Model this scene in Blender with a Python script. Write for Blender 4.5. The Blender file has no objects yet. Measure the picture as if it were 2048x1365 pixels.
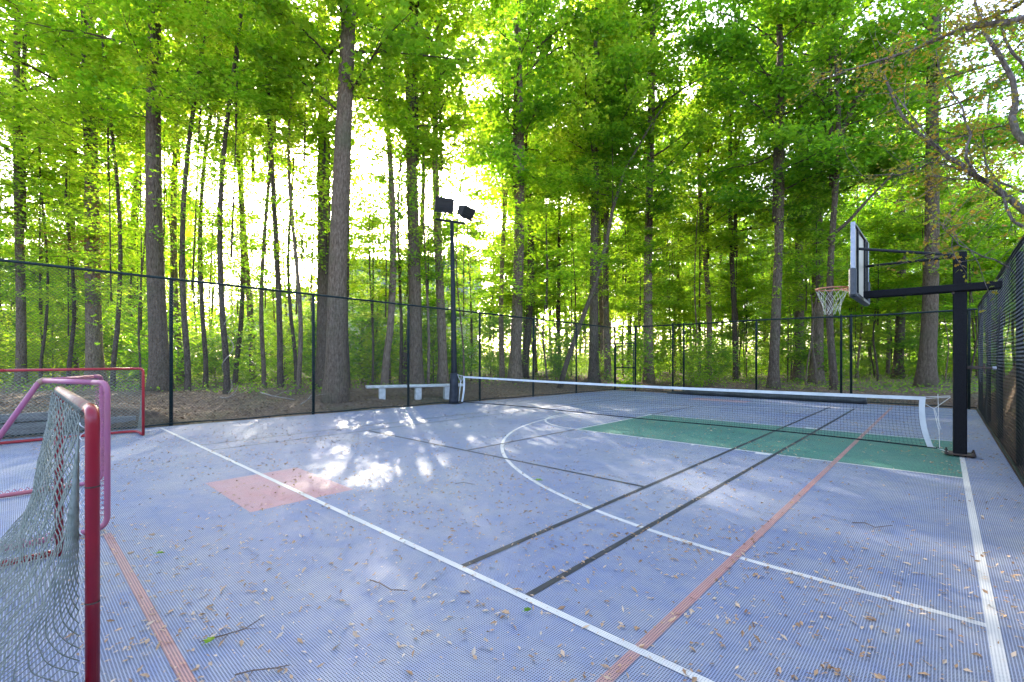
import bpy, math, random
import numpy as np
from mathutils import Vector

random.seed(7)
RNG = np.random.default_rng(7)
scene = bpy.context.scene
COL = scene.collection
R = math.radians

# ------------------------------------------------------------------ camera
F, CX, HY, CAMH = 931.0, 1024.0, 716.0, 1.42
N1 = math.hypot(0.680, 0.733)
AX, AY = 0.680 / N1, 0.733 / N1          # court's long axis seen from the camera


def c2w(cx, cz):
    return (cx * AY - cz * AX, cx * AX + cz * AY)


def P(px, py, Z):
    """point seen at photo pixel (px, py), Z metres in front of the camera"""
    x, y = c2w((px - CX) / F * Z, Z)
    return Vector((x, y, CAMH - (py - HY) / F * Z))


def G(px, py, z=0.0):
    return P(px, py, F * (CAMH - z) / (py - HY))


cam_d = bpy.data.cameras.new('camera')
cam_d.sensor_width = 36.0
cam_d.lens = 36.0 * F / 2048.0
cam_d.shift_y = (HY - 682.5) / 2048.0
cam_d.clip_start = 0.05
cam_d.clip_end = 2000
cam = bpy.data.objects.new('camera', cam_d)
COL.objects.link(cam)
cam.location = (0, 0, CAMH)
cam.rotation_euler = (R(90), 0, math.atan2(AX, AY))
scene.camera = cam

# ------------------------------------------------------------------ light
SUN_C = Vector(((765 - CX) / F, 1.0, (HY - 400) / F))
sx, sy = c2w(SUN_C.x, SUN_C.y)
SUN = Vector((sx, sy, SUN_C.z)).normalized()
sun_el = math.asin(SUN.z)
sun_az = math.atan2(SUN.x, SUN.y)
w = bpy.data.worlds.new('World')
scene.world = w
w.use_nodes = True
nt = w.node_tree
bg = nt.nodes['Background']
sky = nt.nodes.new('ShaderNodeTexSky')
sky.sky_type = 'NISHITA'
sky.sun_disc = False
sky.sun_elevation = sun_el
sky.sun_rotation = sun_az
sky.air_density = 0.55
sky.dust_density = 4.0
sky.ozone_density = 0.4
nt.links.new(sky.outputs[0], bg.inputs[0])
bg.inputs[1].default_value = 0.15
sl = bpy.data.lights.new('sun', 'SUN')
sl.energy = 2.0
sl.angle = R(0.5)
sl.color = (1.0, 0.90, 0.74)
so = bpy.data.objects.new('sun', sl)
COL.objects.link(so)
so.rotation_euler = (-SUN).to_track_quat('-Z', 'Y').to_euler()
scene.view_settings.view_transform = 'Standard'
scene.view_settings.look = 'None'
scene.view_settings.gamma = 1
scene.view_settings.exposure = 3.58
scene.render.engine = 'CYCLES'
scene.cycles.use_denoising = True
scene.cycles.max_bounces = 6
scene.cycles.diffuse_bounces = 3
scene.cycles.transmission_bounces = 3
scene.cycles.glossy_bounces = 2
scene.cycles.sample_clamp_indirect = 6.0


# ------------------------------------------------------------------ materials
def mat(name):
    m = bpy.data.materials.new(name)
    m.use_nodes = True
    n = m.node_tree.nodes
    return m, n, m.node_tree.links, n['Principled BSDF']


def noise(n, l, scale, detail=4, vec=None, rough=0.55):
    t = n.new('ShaderNodeTexNoise')
    t.inputs['Scale'].default_value = scale
    t.inputs['Detail'].default_value = detail
    t.inputs['Roughness'].default_value = rough
    if vec is not None:
        l.new(vec, t.inputs['Vector'])
    return t.outputs[0]


def ramp(n, l, fac, stops):
    r = n.new('ShaderNodeValToRGB')
    e = r.color_ramp.elements
    while len(e) < len(stops):
        e.new(0.5)
    for i, (p, c) in enumerate(stops):
        e[i].position = p
        e[i].color = (*c, 1)
    l.new(fac, r.inputs[0])
    return r.outputs[0]


def mixc(n, l, fac, a, b):
    m = n.new('ShaderNodeMix')
    m.data_type = 'RGBA'
    for s, v in ((m.inputs[0], fac), (m.inputs[6], a), (m.inputs[7], b)):
        if hasattr(v, 'links'):
            l.new(v, s)
        else:
            s.default_value = v if not isinstance(v, tuple) else (*v, 1)
    return m.outputs[2]


def math_n(n, l, op, a, b=None, c=None):
    m = n.new('ShaderNodeMath')
    m.operation = op
    for s, v in zip(m.inputs, (a, b, c)):
        if v is None:
            continue
        if hasattr(v, 'links'):
            l.new(v, s)
        else:
            s.default_value = v
    return m.outputs[0]


def coords(n, l, kind='Object', scale=None):
    if kind == 'Position':
        o = n.new('ShaderNodeNewGeometry').outputs['Position']
    else:
        o = n.new('ShaderNodeTexCoord').outputs[kind]
    if scale:
        mp = n.new('ShaderNodeMapping')
        mp.inputs['Scale'].default_value = scale
        l.new(o, mp.inputs[0])
        o = mp.outputs[0]
    return o


def simple(name, c1, c2=None, scale=8, rough=0.6, metal=0.0, bump=0.0, bscale=60, stretch=None, spec=0.5):
    m, n, l, b = mat(name)
    b.inputs['Roughness'].default_value = rough
    b.inputs['Metallic'].default_value = metal
    b.inputs['Specular IOR Level'].default_value = spec
    v = coords(n, l, 'Object', stretch)
    if c2 is None:
        c2 = tuple(x * 0.7 for x in c1)
    f = noise(n, l, scale, 5, v)
    l.new(ramp(n, l, f, [(0.35, c1), (0.65, c2)]), b.inputs['Base Color'])
    if bump:
        bp = n.new('ShaderNodeBump')
        bp.inputs['Strength'].default_value = bump
        bp.inputs['Distance'].default_value = 0.01
        l.new(noise(n, l, bscale, 6, v), bp.inputs['Height'])
        l.new(bp.outputs[0], b.inputs['Normal'])
    return m


def bark(name, c1, c2, c3):
    m, n, l, b = mat(name)
    b.inputs['Roughness'].default_value = 0.9
    b.inputs['Specular IOR Level'].default_value = 0.15
    v = coords(n, l, 'Object', (1, 1, 0.3))
    f1 = noise(n, l, 22, 8, v, 0.75)
    c = ramp(n, l, f1, [(0.36, c1), (0.5, c2), (0.66, c3)])
    v2 = coords(n, l, 'Object')
    f2 = noise(n, l, 1.1, 4, v2)
    rn = n.new('ShaderNodeObjectInfo').outputs['Random']
    c = mixc(n, l, ramp(n, l, f2, [(0.5, (0, 0, 0)), (0.72, (0.55,) * 3)]), c, (0.10, 0.105, 0.05))
    hsv = n.new('ShaderNodeHueSaturation')
    l.new(c, hsv.inputs['Color'])
    l.new(math_n(n, l, 'MULTIPLY_ADD', rn, 0.5, 0.75), hsv.inputs['Value'])
    l.new(hsv.outputs[0], b.inputs['Base Color'])
    bp = n.new('ShaderNodeBump')
    bp.inputs['Strength'].default_value = 1.0
    bp.inputs['Distance'].default_value = 0.06
    vo = n.new('ShaderNodeTexVoronoi')
    vo.feature = 'DISTANCE_TO_EDGE'
    vo.inputs['Scale'].default_value = 16
    l.new(v, vo.inputs['Vector'])
    l.new(math_n(n, l, 'ADD', f1, vo.outputs['Distance']), bp.inputs['Height'])
    l.new(bp.outputs[0], b.inputs['Normal'])
    return m


def leafmat(name, stops, tstops, trans=0.5, rough=0.5):
    m, n, l, b = mat(name)
    g = n.new('ShaderNodeNewGeometry')
    rnd = g.outputs['Random Per Island']
    orn = n.new('ShaderNodeObjectInfo').outputs['Random']
    nz = noise(n, l, 0.45, 2, g.outputs['Position'])
    f = math_n(n, l, 'MULTIPLY_ADD', rnd, 0.45, math_n(n, l, 'MULTIPLY_ADD', nz, 0.5, math_n(n, l, 'MULTIPLY_ADD', orn, 0.3, -0.12)))
    l.new(ramp(n, l, f, stops), b.inputs['Base Color'])
    b.inputs['Roughness'].default_value = rough
    b.inputs['Specular IOR Level'].default_value = 0.35
    t = n.new('ShaderNodeBsdfTranslucent')
    l.new(ramp(n, l, f, tstops), t.inputs['Color'])
    mx = n.new('ShaderNodeMixShader')
    mx.inputs[0].default_value = trans
    l.new(b.outputs[0], mx.inputs[1])
    l.new(t.outputs[0], mx.inputs[2])
    l.new(mx.outputs[0], n['Material Output'].inputs['Surface'])
    return m


def court_mat(name, col, dust=0.5, dustcol=(0.34, 0.34, 0.40), hole=0.32, rough=0.6, holecol=(0.02, 0.025, 0.045)):
    m, n, l, b = mat(name)
    pos = coords(n, l, 'Position')
    sp = n.new('ShaderNodeSeparateXYZ')
    l.new(pos, sp.inputs[0])

    def cell(o, pitch):
        return math_n(n, l, 'ABSOLUTE', math_n(n, l, 'SUBTRACT', math_n(n, l, 'FRACT', math_n(n, l, 'DIVIDE', o, pitch)), 0.5))
    hx = math_n(n, l, 'LESS_THAN', cell(sp.outputs[0], 0.0125), hole)
    hy = math_n(n, l, 'LESS_THAN', cell(sp.outputs[1], 0.0125), hole)
    h = math_n(n, l, 'MULTIPLY', hx, hy)
    ex = math_n(n, l, 'GREATER_THAN', cell(sp.outputs[0], 0.3), 0.493)
    ey = math_n(n, l, 'GREATER_THAN', cell(sp.outputs[1], 0.3), 0.493)
    e = math_n(n, l, 'MAXIMUM', ex, ey)
    f1 = noise(n, l, 0.55, 7, pos, 0.68)
    f2 = noise(n, l, 6.0, 6, pos, 0.7)
    wr = n.new('ShaderNodeMapRange')
    wr.inputs[1].default_value = 0.38
    wr.inputs[2].default_value = 0.64
    wr.inputs[3].default_value = dust * 0.36
    wr.inputs[4].default_value = dust
    l.new(math_n(n, l, 'MULTIPLY_ADD', f2, 0.4, math_n(n, l, 'MULTIPLY', f1, 0.6)), wr.inputs[0])
    # each tile a touch lighter or darker than the next
    vor = n.new('ShaderNodeTexWhiteNoise')
    vor.noise_dimensions = '2D'
    fl = n.new('ShaderNodeVectorMath')
    fl.operation = 'FLOOR'
    sc = n.new('ShaderNodeVectorMath')
    sc.operation = 'SCALE'
    sc.inputs['Scale'].default_value = 1 / 0.3
    l.new(pos, sc.inputs[0])
    l.new(sc.outputs[0], fl.inputs[0])
    l.new(fl.outputs[0], vor.inputs['Vector'])
    hsv = n.new('ShaderNodeHueSaturation')
    hsv.inputs['Color'].default_value = (*col, 1)
    l.new(math_n(n, l, 'MULTIPLY_ADD', vor.outputs['Value'], 0.14, 0.93), hsv.inputs['Value'])
    c = mixc(n, l, wr.outputs[0], hsv.outputs[0], dustcol)
    c = mixc(n, l, math_n(n, l, 'MULTIPLY', e, 0.12), c, holecol)
    c = mixc(n, l, math_n(n, l, 'MULTIPLY', h, 0.9), c, holecol)
    l.new(c, b.inputs['Base Color'])
    b.inputs['Roughness'].default_value = rough
    b.inputs['Specular IOR Level'].default_value = 0.25
    return m


M = {}
M['blue'] = court_mat('court_blue', (0.097, 0.168, 0.395), 1.0, (0.375, 0.388, 0.405))
M['green'] = court_mat('court_green', (0.026, 0.225, 0.15), 0.5, (0.23, 0.32, 0.24))
M['white'] = court_mat('line_white', (0.62, 0.62, 0.59), 0.45, (0.42, 0.40, 0.36), 0.22, 0.5, (0.2, 0.2, 0.2))
M['black'] = court_mat('line_black', (0.022, 0.026, 0.028), 0.12, (0.2, 0.2, 0.2), 0.25)
M['orange'] = court_mat('line_orange', (0.48, 0.19, 0.15), 0.7, (0.42, 0.33, 0.30), 0.29)
M['redpatch'] = court_mat('patch_red', (0.48, 0.18, 0.18), 0.6, (0.46, 0.39, 0.40), 0.26)
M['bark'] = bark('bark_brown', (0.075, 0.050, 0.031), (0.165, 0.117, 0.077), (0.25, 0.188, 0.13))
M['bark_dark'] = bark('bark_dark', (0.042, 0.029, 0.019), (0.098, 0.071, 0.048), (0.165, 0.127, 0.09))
M['bark_pink'] = bark('bark_smooth', (0.08, 0.06, 0.048), (0.18, 0.145, 0.12), (0.30, 0.255, 0.22))
M['leaf_mid'] = leafmat('leaf_mid', [(0.2, (0.075, 0.175, 0.012)), (0.5, (0.145, 0.265, 0.016)), (0.85, (0.245, 0.345, 0.022))],
                        [(0.2, (0.16, 0.42, 0.012)), (0.5, (0.34, 0.62, 0.018)), (0.85, (0.56, 0.74, 0.035))])
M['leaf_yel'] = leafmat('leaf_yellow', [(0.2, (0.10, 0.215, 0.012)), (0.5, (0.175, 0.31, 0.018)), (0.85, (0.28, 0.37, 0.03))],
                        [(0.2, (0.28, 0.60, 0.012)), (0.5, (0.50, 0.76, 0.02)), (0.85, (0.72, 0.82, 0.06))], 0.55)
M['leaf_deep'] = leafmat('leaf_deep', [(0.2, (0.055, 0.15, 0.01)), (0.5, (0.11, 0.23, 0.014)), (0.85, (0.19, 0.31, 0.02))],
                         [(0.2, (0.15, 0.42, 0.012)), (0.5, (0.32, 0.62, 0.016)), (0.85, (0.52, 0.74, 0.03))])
M['leaf_rust'] = leafmat('leaf_rust', [(0.2, (0.09, 0.14, 0.012)), (0.48, (0.20, 0.165, 0.02)), (0.75, (0.30, 0.14, 0.025))],
                         [(0.2, (0.2, 0.36, 0.02)), (0.48, (0.44, 0.40, 0.025)), (0.75, (0.56, 0.30, 0.03))], 0.45)
M['leaf_dead'] = leafmat('leaf_dead', [(0.2, (0.14, 0.06, 0.02)), (0.8, (0.3, 0.14, 0.05))], [(0.2, (0.3, 0.12, 0.03)), (0.8, (0.45, 0.2, 0.06))], 0.35)
M['litter'] = leafmat('litter_tan', [(0.15, (0.22, 0.11, 0.05)), (0.45, (0.48, 0.30, 0.16)), (0.8, (0.68, 0.57, 0.43))],
                      [(0.2, (0.3, 0.2, 0.1)), (0.8, (0.5, 0.4, 0.25))], 0.15, 0.7)
M['litter_ground'] = leafmat('litter_brown', [(0.15, (0.09, 0.05, 0.027)), (0.45, (0.22, 0.135, 0.075)), (0.85, (0.42, 0.30, 0.19))],
                             [(0.2, (0.2, 0.1, 0.05)), (0.8, (0.4, 0.3, 0.15))], 0.15, 0.7)
M['black_metal'] = simple('black_metal', (0.010, 0.012, 0.013), (0.022, 0.024, 0.025), 30, 0.45, 0.0, 0.25, 250, spec=0.15)
M['fence_metal'] = simple('fence_black_green', (0.008, 0.016, 0.016), (0.02, 0.03, 0.028), 12, 0.45, spec=0.15)
M['wire'] = simple('black_vinyl_wire', (0.010, 0.012, 0.011), (0.02, 0.022, 0.02), 10, 0.4, spec=0.15)
M['wire_grey'] = simple('weathered_wire', (0.05, 0.05, 0.046), (0.11, 0.105, 0.095), 10, 0.5, spec=0.15)
M['pole_black'] = simple('pole_powder_coat', (0.004, 0.004, 0.005), (0.010, 0.010, 0.012), 90, 0.6, 0.0, 0.35, 400, spec=0.15)
M['lamp_grey'] = simple('lamp_housing', (0.03, 0.027, 0.024), (0.018, 0.017, 0.016), 6, 0.6)
M['glass'] = simple('lamp_glass', (0.035, 0.034, 0.033), (0.022, 0.022, 0.022), 2, 0.25)
M['red'] = simple('red_paint', (0.30, 0.007, 0.018), (0.235, 0.007, 0.018), 7, 0.35, 0, 0.08, 40)
M['red_top'] = simple('faded_red_paint', (0.33, 0.23, 0.13), (0.30, 0.12, 0.08), 9, 0.5)
M['red_far'] = simple('red_paint_far', (0.38, 0.018, 0.02), (0.30, 0.014, 0.02), 7, 0.4)
M['pink'] = simple('pink_faded_paint', (0.33, 0.085, 0.165), (0.33, 0.10, 0.14), 3, 0.5, 0, 0.06, 40)
M['pink_red'] = simple('salmon_paint', (0.38, 0.10, 0.11), (0.33, 0.085, 0.10), 5, 0.45)
M['cord_grey'] = simple('goal_net_cord', (0.15, 0.17, 0.13), (0.25, 0.265, 0.22), 20, 0.8)
M['cord_dark'] = simple('net_cord_black', (0.012, 0.014, 0.018), (0.02, 0.022, 0.025), 20, 0.7, spec=0.15)
M['cord_white'] = simple('white_cord', (0.72, 0.71, 0.66), (0.55, 0.54, 0.5), 20, 0.8)
M['tape'] = simple('white_tape', (0.60, 0.61, 0.60), (0.48, 0.50, 0.50), 5, 0.7, 0, 0.1, 60)
M['pad'] = simple('black_vinyl_pad', (0.016, 0.018, 0.022), (0.03, 0.033, 0.04), 8, 0.4, 0, 0.5, 14, spec=0.15)
M['board'] = simple('backboard_panel', (0.34, 0.29, 0.20), (0.28, 0.24, 0.165), 3, 0.5)
M['alu'] = simple('grey_frame', (0.34, 0.36, 0.40), (0.26, 0.28, 0.32), 20, 0.4)
M['padgrey'] = simple('grey_pad', (0.045, 0.05, 0.055), (0.03, 0.034, 0.038), 20, 0.5)
M['rim'] = simple('rusty_orange_rim', (0.52, 0.17, 0.07), (0.42, 0.22, 0.14), 40, 0.6)
M['rust'] = simple('rusted_steel', (0.085, 0.05, 0.032), (0.045, 0.036, 0.03), 30, 0.8, 0, 0.4, 80)
M['steel'] = simple('bright_steel', (0.45, 0.47, 0.5), (0.3, 0.3, 0.32), 30, 0.35, 0.8)
M['concrete'] = simple('painted_concrete', (0.60, 0.60, 0.57), (0.42, 0.42, 0.38), 9, 0.85, 0, 0.4, 50)
M['timber'] = simple('weathered_timber', (0.13, 0.125, 0.115), (0.22, 0.21, 0.19), 6, 0.9, 0, 0.5, 30, (0.3, 0.3, 3))
M['siding'] = simple('cream_siding', (0.60, 0.60, 0.52), (0.54, 0.54, 0.47), 1, 0.7)
M['roof'] = simple('grey_shingles', (0.16, 0.17, 0.2), (0.22, 0.23, 0.26), 3, 0.9, 0, 0.3, 10)
M['trim'] = simple('white_trim', (0.75, 0.75, 0.73), (0.68, 0.68, 0.66), 2, 0.6)
M['pane'] = simple('window_pane', (0.05, 0.07, 0.09), (0.09, 0.11, 0.13), 1, 0.08)
M['tarp'] = simple('black_tarp', (0.014, 0.018, 0.016), (0.03, 0.034, 0.032), 5, 0.5, 0, 0.8, 9)
M['twig'] = simple('twig_bark', (0.16, 0.11, 0.075), (0.10, 0.07, 0.05), 20, 0.9)
M['twig_pale'] = simple('dry_vine', (0.36, 0.31, 0.25), (0.24, 0.2, 0.16), 20, 0.9)


# ------------------------------------------------------------------ builders
def set_props(o, label=None, cat=None, group=None, kind=None):
    if label:
        o['label'] = label
    if cat:
        o['category'] = cat
    if group:
        o['group'] = group
    if kind:
        o['kind'] = kind
    return o


def empty(name, loc, label, cat, group=None, rz=0.0):
    o = bpy.data.objects.new(name, None)
    COL.objects.link(o)
    o.location = loc
    o.rotation_euler = (0, 0, rz)
    o.empty_display_size = 0.2
    return set_props(o, label, cat, group)


def link(name, me, parent=None, loc=(0, 0, 0)):
    o = bpy.data.objects.new(name, me)
    COL.objects.link(o)
    o.parent = parent
    o.location = loc
    return o


def np_mesh(name, V, faces, material, smooth=False):
    """V (n,3) float, faces (m,k) int with fixed k"""
    V = np.asarray(V, dtype=np.float32)
    Fc = np.asarray(faces, dtype=np.int32)
    me = bpy.data.meshes.new(name)
    m, k = Fc.shape
    me.vertices.add(len(V))
    me.vertices.foreach_set('co', V.ravel())
    me.loops.add(m * k)
    me.loops.foreach_set('vertex_index', Fc.ravel())
    me.polygons.add(m)
    me.polygons.foreach_set('loop_start', np.arange(0, m * k, k, dtype=np.int32))
    me.polygons.foreach_set('use_smooth', np.full(m, smooth))
    me.update(calc_edges=True)
    me.materials.append(material)
    return me


def segs_mesh(name, A, B, r, material, sides=3):
    """many straight thin prisms from A[i] to B[i]"""
    A = np.asarray(A, float)
    B = np.asarray(B, float)
    d = B - A
    L = np.linalg.norm(d, axis=1, keepdims=True)
    d = d / np.maximum(L, 1e-9)
    up = np.where(np.abs(d[:, 2:3]) > 0.9, np.array([[1.0, 0, 0]]), np.array([[0, 0, 1.0]]))
    u = np.cross(d, up)
    u /= np.linalg.norm(u, axis=1, keepdims=True)
    v = np.cross(d, u)
    rr = np.broadcast_to(np.asarray(r, float).reshape(-1, 1), (len(A), 1))
    ring = [rr * (u * math.cos(2 * math.pi * k / sides) + v * math.sin(2 * math.pi * k / sides)) for k in range(sides)]
    V = np.stack([A + q for q in ring] + [B + q for q in ring], axis=1).reshape(-1, 3)
    base = np.arange(len(A))[:, None] * (2 * sides)
    fs = [np.concatenate([base + k, base + (k + 1) % sides, base + sides + (k + 1) % sides, base + sides + k], axis=1) for k in range(sides)]
    return np_mesh(name, V, np.concatenate(fs, axis=0), material, True)


class MB:
    def __init__(s):
        s.v, s.f = [], []

    def add(s, vs, fs):
        b = len(s.v)
        s.v += [tuple(x) for x in vs]
        s.f += [tuple(b + i for i in f) for f in fs]
        return s

    def box(s, c, size, rz=0.0, bev=0.0):
        x, y, z = (q / 2 for q in size)
        b = min(bev, x * 0.9, y * 0.9, z * 0.9)
        ca, sa = math.cos(rz), math.sin(rz)
        if b <= 0:
            vs = [(i * x, j * y, k * z) for k in (-1, 1) for j in (-1, 1) for i in (-1, 1)]
            fs = [(0, 2, 3, 1), (4, 5, 7, 6), (0, 1, 5, 4), (2, 6, 7, 3), (0, 4, 6, 2), (1, 3, 7, 5)]
        else:
            def ring(xx, yy, zz, cut):
                return [(xx - cut, -yy, zz), (xx, -yy + cut, zz), (xx, yy - cut, zz), (xx - cut, yy, zz),
                        (-xx + cut, yy, zz), (-xx, yy - cut, zz), (-xx, -yy + cut, zz), (-xx + cut, -yy, zz)]
            vs = ring(x - b, y - b, -z, b * 0.4) + ring(x, y, -z + b, b) + ring(x, y, z - b, b) + ring(x - b, y - b, z, b * 0.4)
            fs = [tuple(range(7, -1, -1)), tuple(range(24, 32))]
            for r0 in (0, 8, 16):
                fs += [(r0 + i, r0 + (i + 1) % 8, r0 + 8 + (i + 1) % 8, r0 + 8 + i) for i in range(8)]
        vs = [(c[0] + a * ca - bb * sa, c[1] + a * sa + bb * ca, c[2] + d) for a, bb, d in vs]
        return s.add(vs, fs)

    def tube(s, pts, rad, n=8, wob=0.0, cap=True):
        pts = [Vector(p) for p in pts]
        m = len(pts)
        rad = [rad] * m if not hasattr(rad, '__len__') else rad
        t0 = (pts[1] - pts[0]).normalized()
        a = Vector((1, 0, 0)) if abs(t0.x) < 0.8 else Vector((0, 1, 0))
        u = t0.cross(a).normalized()
        vs, fs = [], []
        for i, p in enumerate(pts):
            t = (pts[min(i + 1, m - 1)] - pts[max(i - 1, 0)])
            t = t.normalized() if t.length > 1e-9 else t0
            u = (u - t * u.dot(t))
            u = u.normalized() if u.length > 1e-9 else t.orthogonal().normalized()
            v = t.cross(u)
            for k in range(n):
                an = 2 * math.pi * k / n
                r = rad[i] * (1 + (random.uniform(-wob, wob) if wob else 0))
                vs.append(p + u * (math.cos(an) * r) + v * (math.sin(an) * r))
        for i in range(m - 1):
            for k in range(n):
                fs.append((i * n + k, i * n + (k + 1) % n, (i + 1) * n + (k + 1) % n, (i + 1) * n + k))
        if cap:
            fs.append(tuple(range(n - 1, -1, -1)))
            fs.append(tuple((m - 1) * n + k for k in range(n)))
        return s.add(vs, fs)

    def prism(s, outline, z0, z1):
        n = len(outline)
        vs = [(x, y, z0) for x, y in outline] + [(x, y, z1) for x, y in outline]
        fs = [tuple(range(n - 1, -1, -1)), tuple(range(n, 2 * n))] + [(i, (i + 1) % n, n + (i + 1) % n, n + i) for i in range(n)]
        return s.add(vs, fs)

    def mesh(s, name, material, smooth=False):
        me = bpy.data.meshes.new(name)
        me.from_pydata(s.v, [], s.f)
        me.materials.append(material)
        if smooth:
            me.polygons.foreach_set('use_smooth', [True] * len(me.polygons))
        me.update()
        return me

    def build(s, name, material, parent=None, smooth=False, loc=(0, 0, 0)):
        return link(name, s.mesh(name, material, smooth), parent, loc)


def bend(pts, rad, n=6):
    """round the corners of a polyline"""
    pts = [Vector(p) for p in pts]
    out = [pts[0]]
    for i in range(1, len(pts) - 1):
        a, b, c = pts[i - 1], pts[i], pts[i + 1]
        d1, d2 = (a - b), (c - b)
        r = min(rad, d1.length * 0.45, d2.length * 0.45)
        p0, p2 = b + d1.normalized() * r, b + d2.normalized() * r
        for k in range(n + 1):
            t = k / n
            out.append(p0 * (1 - t) ** 2 + b * 2 * t * (1 - t) + p2 * t * t)
    out.append(pts[-1])
    return out


def structure(o):
    o['kind'] = 'structure'
    return o


# ------------------------------------------------------------------ ground and court
FA, FB = (-11.85, 2.3), (-10.6, 18.0)           # the left fence line
BACK_Y, RIGHT_X = 18.0, 0.67


def fence_x(y):
    return FA[0] + (y - FA[1]) * (FB[0] - FA[0]) / (FB[1] - FA[1])


def sstep(t):
    t = np.clip(t, 0, 1)
    return t * t * (3 - 2 * t)


def ground_z(x, y):
    x = np.asarray(x, float)
    y = np.asarray(y, float)
    fx = fence_x(np.minimum(y, 18.0))
    d = fx - x
    wall = 1 - sstep((y - 1.7) / 1.2)
    bank = 0.36 * sstep((d - 0.3) / 3.8) * (1 - wall) + 0.42 * sstep((d - 0.12) / 0.15) * wall
    db = y - BACK_Y
    backb = 0.18 * sstep((db - 0.3) / 4.0)
    dr = x - RIGHT_X
    right = (1.7 * sstep((dr - 0.08) / 0.6) + 1.0 * sstep((dr - 0.5) / 3.0)) * sstep((25 - y) / 12)
    z = np.maximum(np.maximum(np.where(d > 0, bank, 0), np.where(db > 0, backb, 0)), np.where(dr > 0, right, 0))
    out = (d > 0.3) | (db > 0.3) | (dr > 0.3)
    wob = 0.06 * (np.sin(x * 1.3 + 2 * np.sin(y * 0.7)) * np.sin(y * 1.1 + 1.3) + 0.5 * np.sin(x * 3.1 + y * 2.3))
    z = z + np.where(out, wob * np.clip(np.maximum.reduce([d, db, dr]) / 2 - 0.15, 0, 1), 0)
    return z - 0.03


def gz(x, y):
    return float(ground_z(x, y))


def axis_grid(lo, hi, a, b, fine):
    core = np.arange(a, b, fine)
    out1 = b + (np.geomspace(1, hi - b + 1, 26) - 1)
    out0 = a - (np.geomspace(1, a - lo + 1, 26) - 1)[::-1]
    return np.unique(np.concatenate([out0, core, out1]).round(4))


gx = np.unique(np.concatenate([axis_grid(-900, 900, -24, 8, 0.22), np.arange(0.68, 1.4, 0.06)]).round(3))
gy = axis_grid(-900, 900, -6, 30, 0.22)
XX, YY = np.meshgrid(gx, gy)
ZZ = ground_z(XX, YY)
nx, ny = len(gx), len(gy)
V = np.stack([XX, YY, ZZ], -1).reshape(-1, 3)
ii = (np.arange(ny - 1)[:, None] * nx + np.arange(nx - 1)[None]).ravel()
gm, n, l, b = mat('forest_floor')
pos = coords(n, l, 'Position')
f = noise(n, l, 9, 10, pos, 0.72)
c = ramp(n, l, f, [(0.3, (0.055, 0.036, 0.023)), (0.5, (0.15, 0.097, 0.058)), (0.7, (0.26, 0.185, 0.12))])
f2 = noise(n, l, 0.35, 5, pos, 0.6)
c = mixc(n, l, ramp(n, l, f2, [(0.52, (0, 0, 0)), (0.7, (0.6,) * 3)]), c, (0.06, 0.09, 0.03))
l.new(c, b.inputs['Base Color'])
b.inputs['Roughness'].default_value = 0.95
bp = n.new('ShaderNodeBump')
bp.inputs['Strength'].default_value = 1
bp.inputs['Distance'].default_value = 0.05
l.new(noise(n, l, 22, 8, pos, 0.7), bp.inputs['Height'])
l.new(bp.outputs[0], b.inputs['Normal'])
structure(link('ground', np_mesh('ground', V, np.stack([ii, ii + 1, ii + nx + 1, ii + nx], 1), gm, True)))


def sheet(name, outline, z, material):
    me = bpy.data.meshes.new(name)
    me.from_pydata([(x, y, z) for x, y in outline], [], [tuple(range(len(outline)))])
    me.materials.append(material)
    return structure(link(name, me))


cm = MB()
cm.prism([(fence_x(-8) + 0.05, -8), (RIGHT_X - 0.03, -8), (RIGHT_X - 0.03, BACK_Y - 0.06), (fence_x(BACK_Y) + 0.05, BACK_Y - 0.06)], -0.2, 0.0)
structure(cm.build('court', M['blue']))


def strip(pts, wd):
    """mitred ribbon along a polyline, as a list of quads in xy"""
    pts = [Vector((p[0], p[1])) for p in pts]
    L, Rr = [], []
    for i, p in enumerate(pts):
        t = (pts[min(i + 1, len(pts) - 1)] - pts[max(i - 1, 0)]).normalized()
        nn = Vector((-t.y, t.x)) * wd / 2
        L.append(p + nn)
        Rr.append(p - nn)
    return L, Rr


def lines(name, plist, z, material):
    mb = MB()
    for li, (pts, wd) in enumerate(plist):
        L, Rr = strip(pts, wd)
        k = len(L)
        z += 0.00006
        mb.add([(q.x, q.y, z) for q in L] + [(q.x, q.y, z) for q in Rr], [(i, i + 1, k + i + 1, k + i) for i in range(k - 1)])
    return structure(mb.build(name, material))


KY0, KY1, KX0, KX1 = 7.64, 10.9, -5.35, 0.19
sheet('painted_key', [(KX0, KY0), (KX1, KY0), (KX1, KY1), (KX0, KY1)], 0.0008, M['green'])
sheet('painted_square', [(-6.13, 1.5), (-4.67, 1.5), (-4.67, 2.52), (-6.13, 2.52)], 0.0008, M['redpatch'])
sheet('painted_square', [(-6.4, 15.75), (-4.6, 15.75), (-4.6, 16.5), (-6.4, 16.5)], 0.0008, M['redpatch'])
arc = [(0.17, 9.45 - 5.93), (-0.5, 9.45 - 5.93)]
for k in range(61):
    a = R(-90 - 180 * k / 60)
    arc.append((-0.9 + 5.93 * math.cos(a), 9.45 + 5.93 * math.sin(a)))
arc += [(-0.5, 9.45 + 5.93), (0.17, 9.45 + 5.93)]
circ = [(-5.35 + 1.63 * math.cos(R(90 + 180 * k / 40)), 9.27 + 1.63 * math.sin(R(90 + 180 * k / 40))) for k in range(41)]
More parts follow.
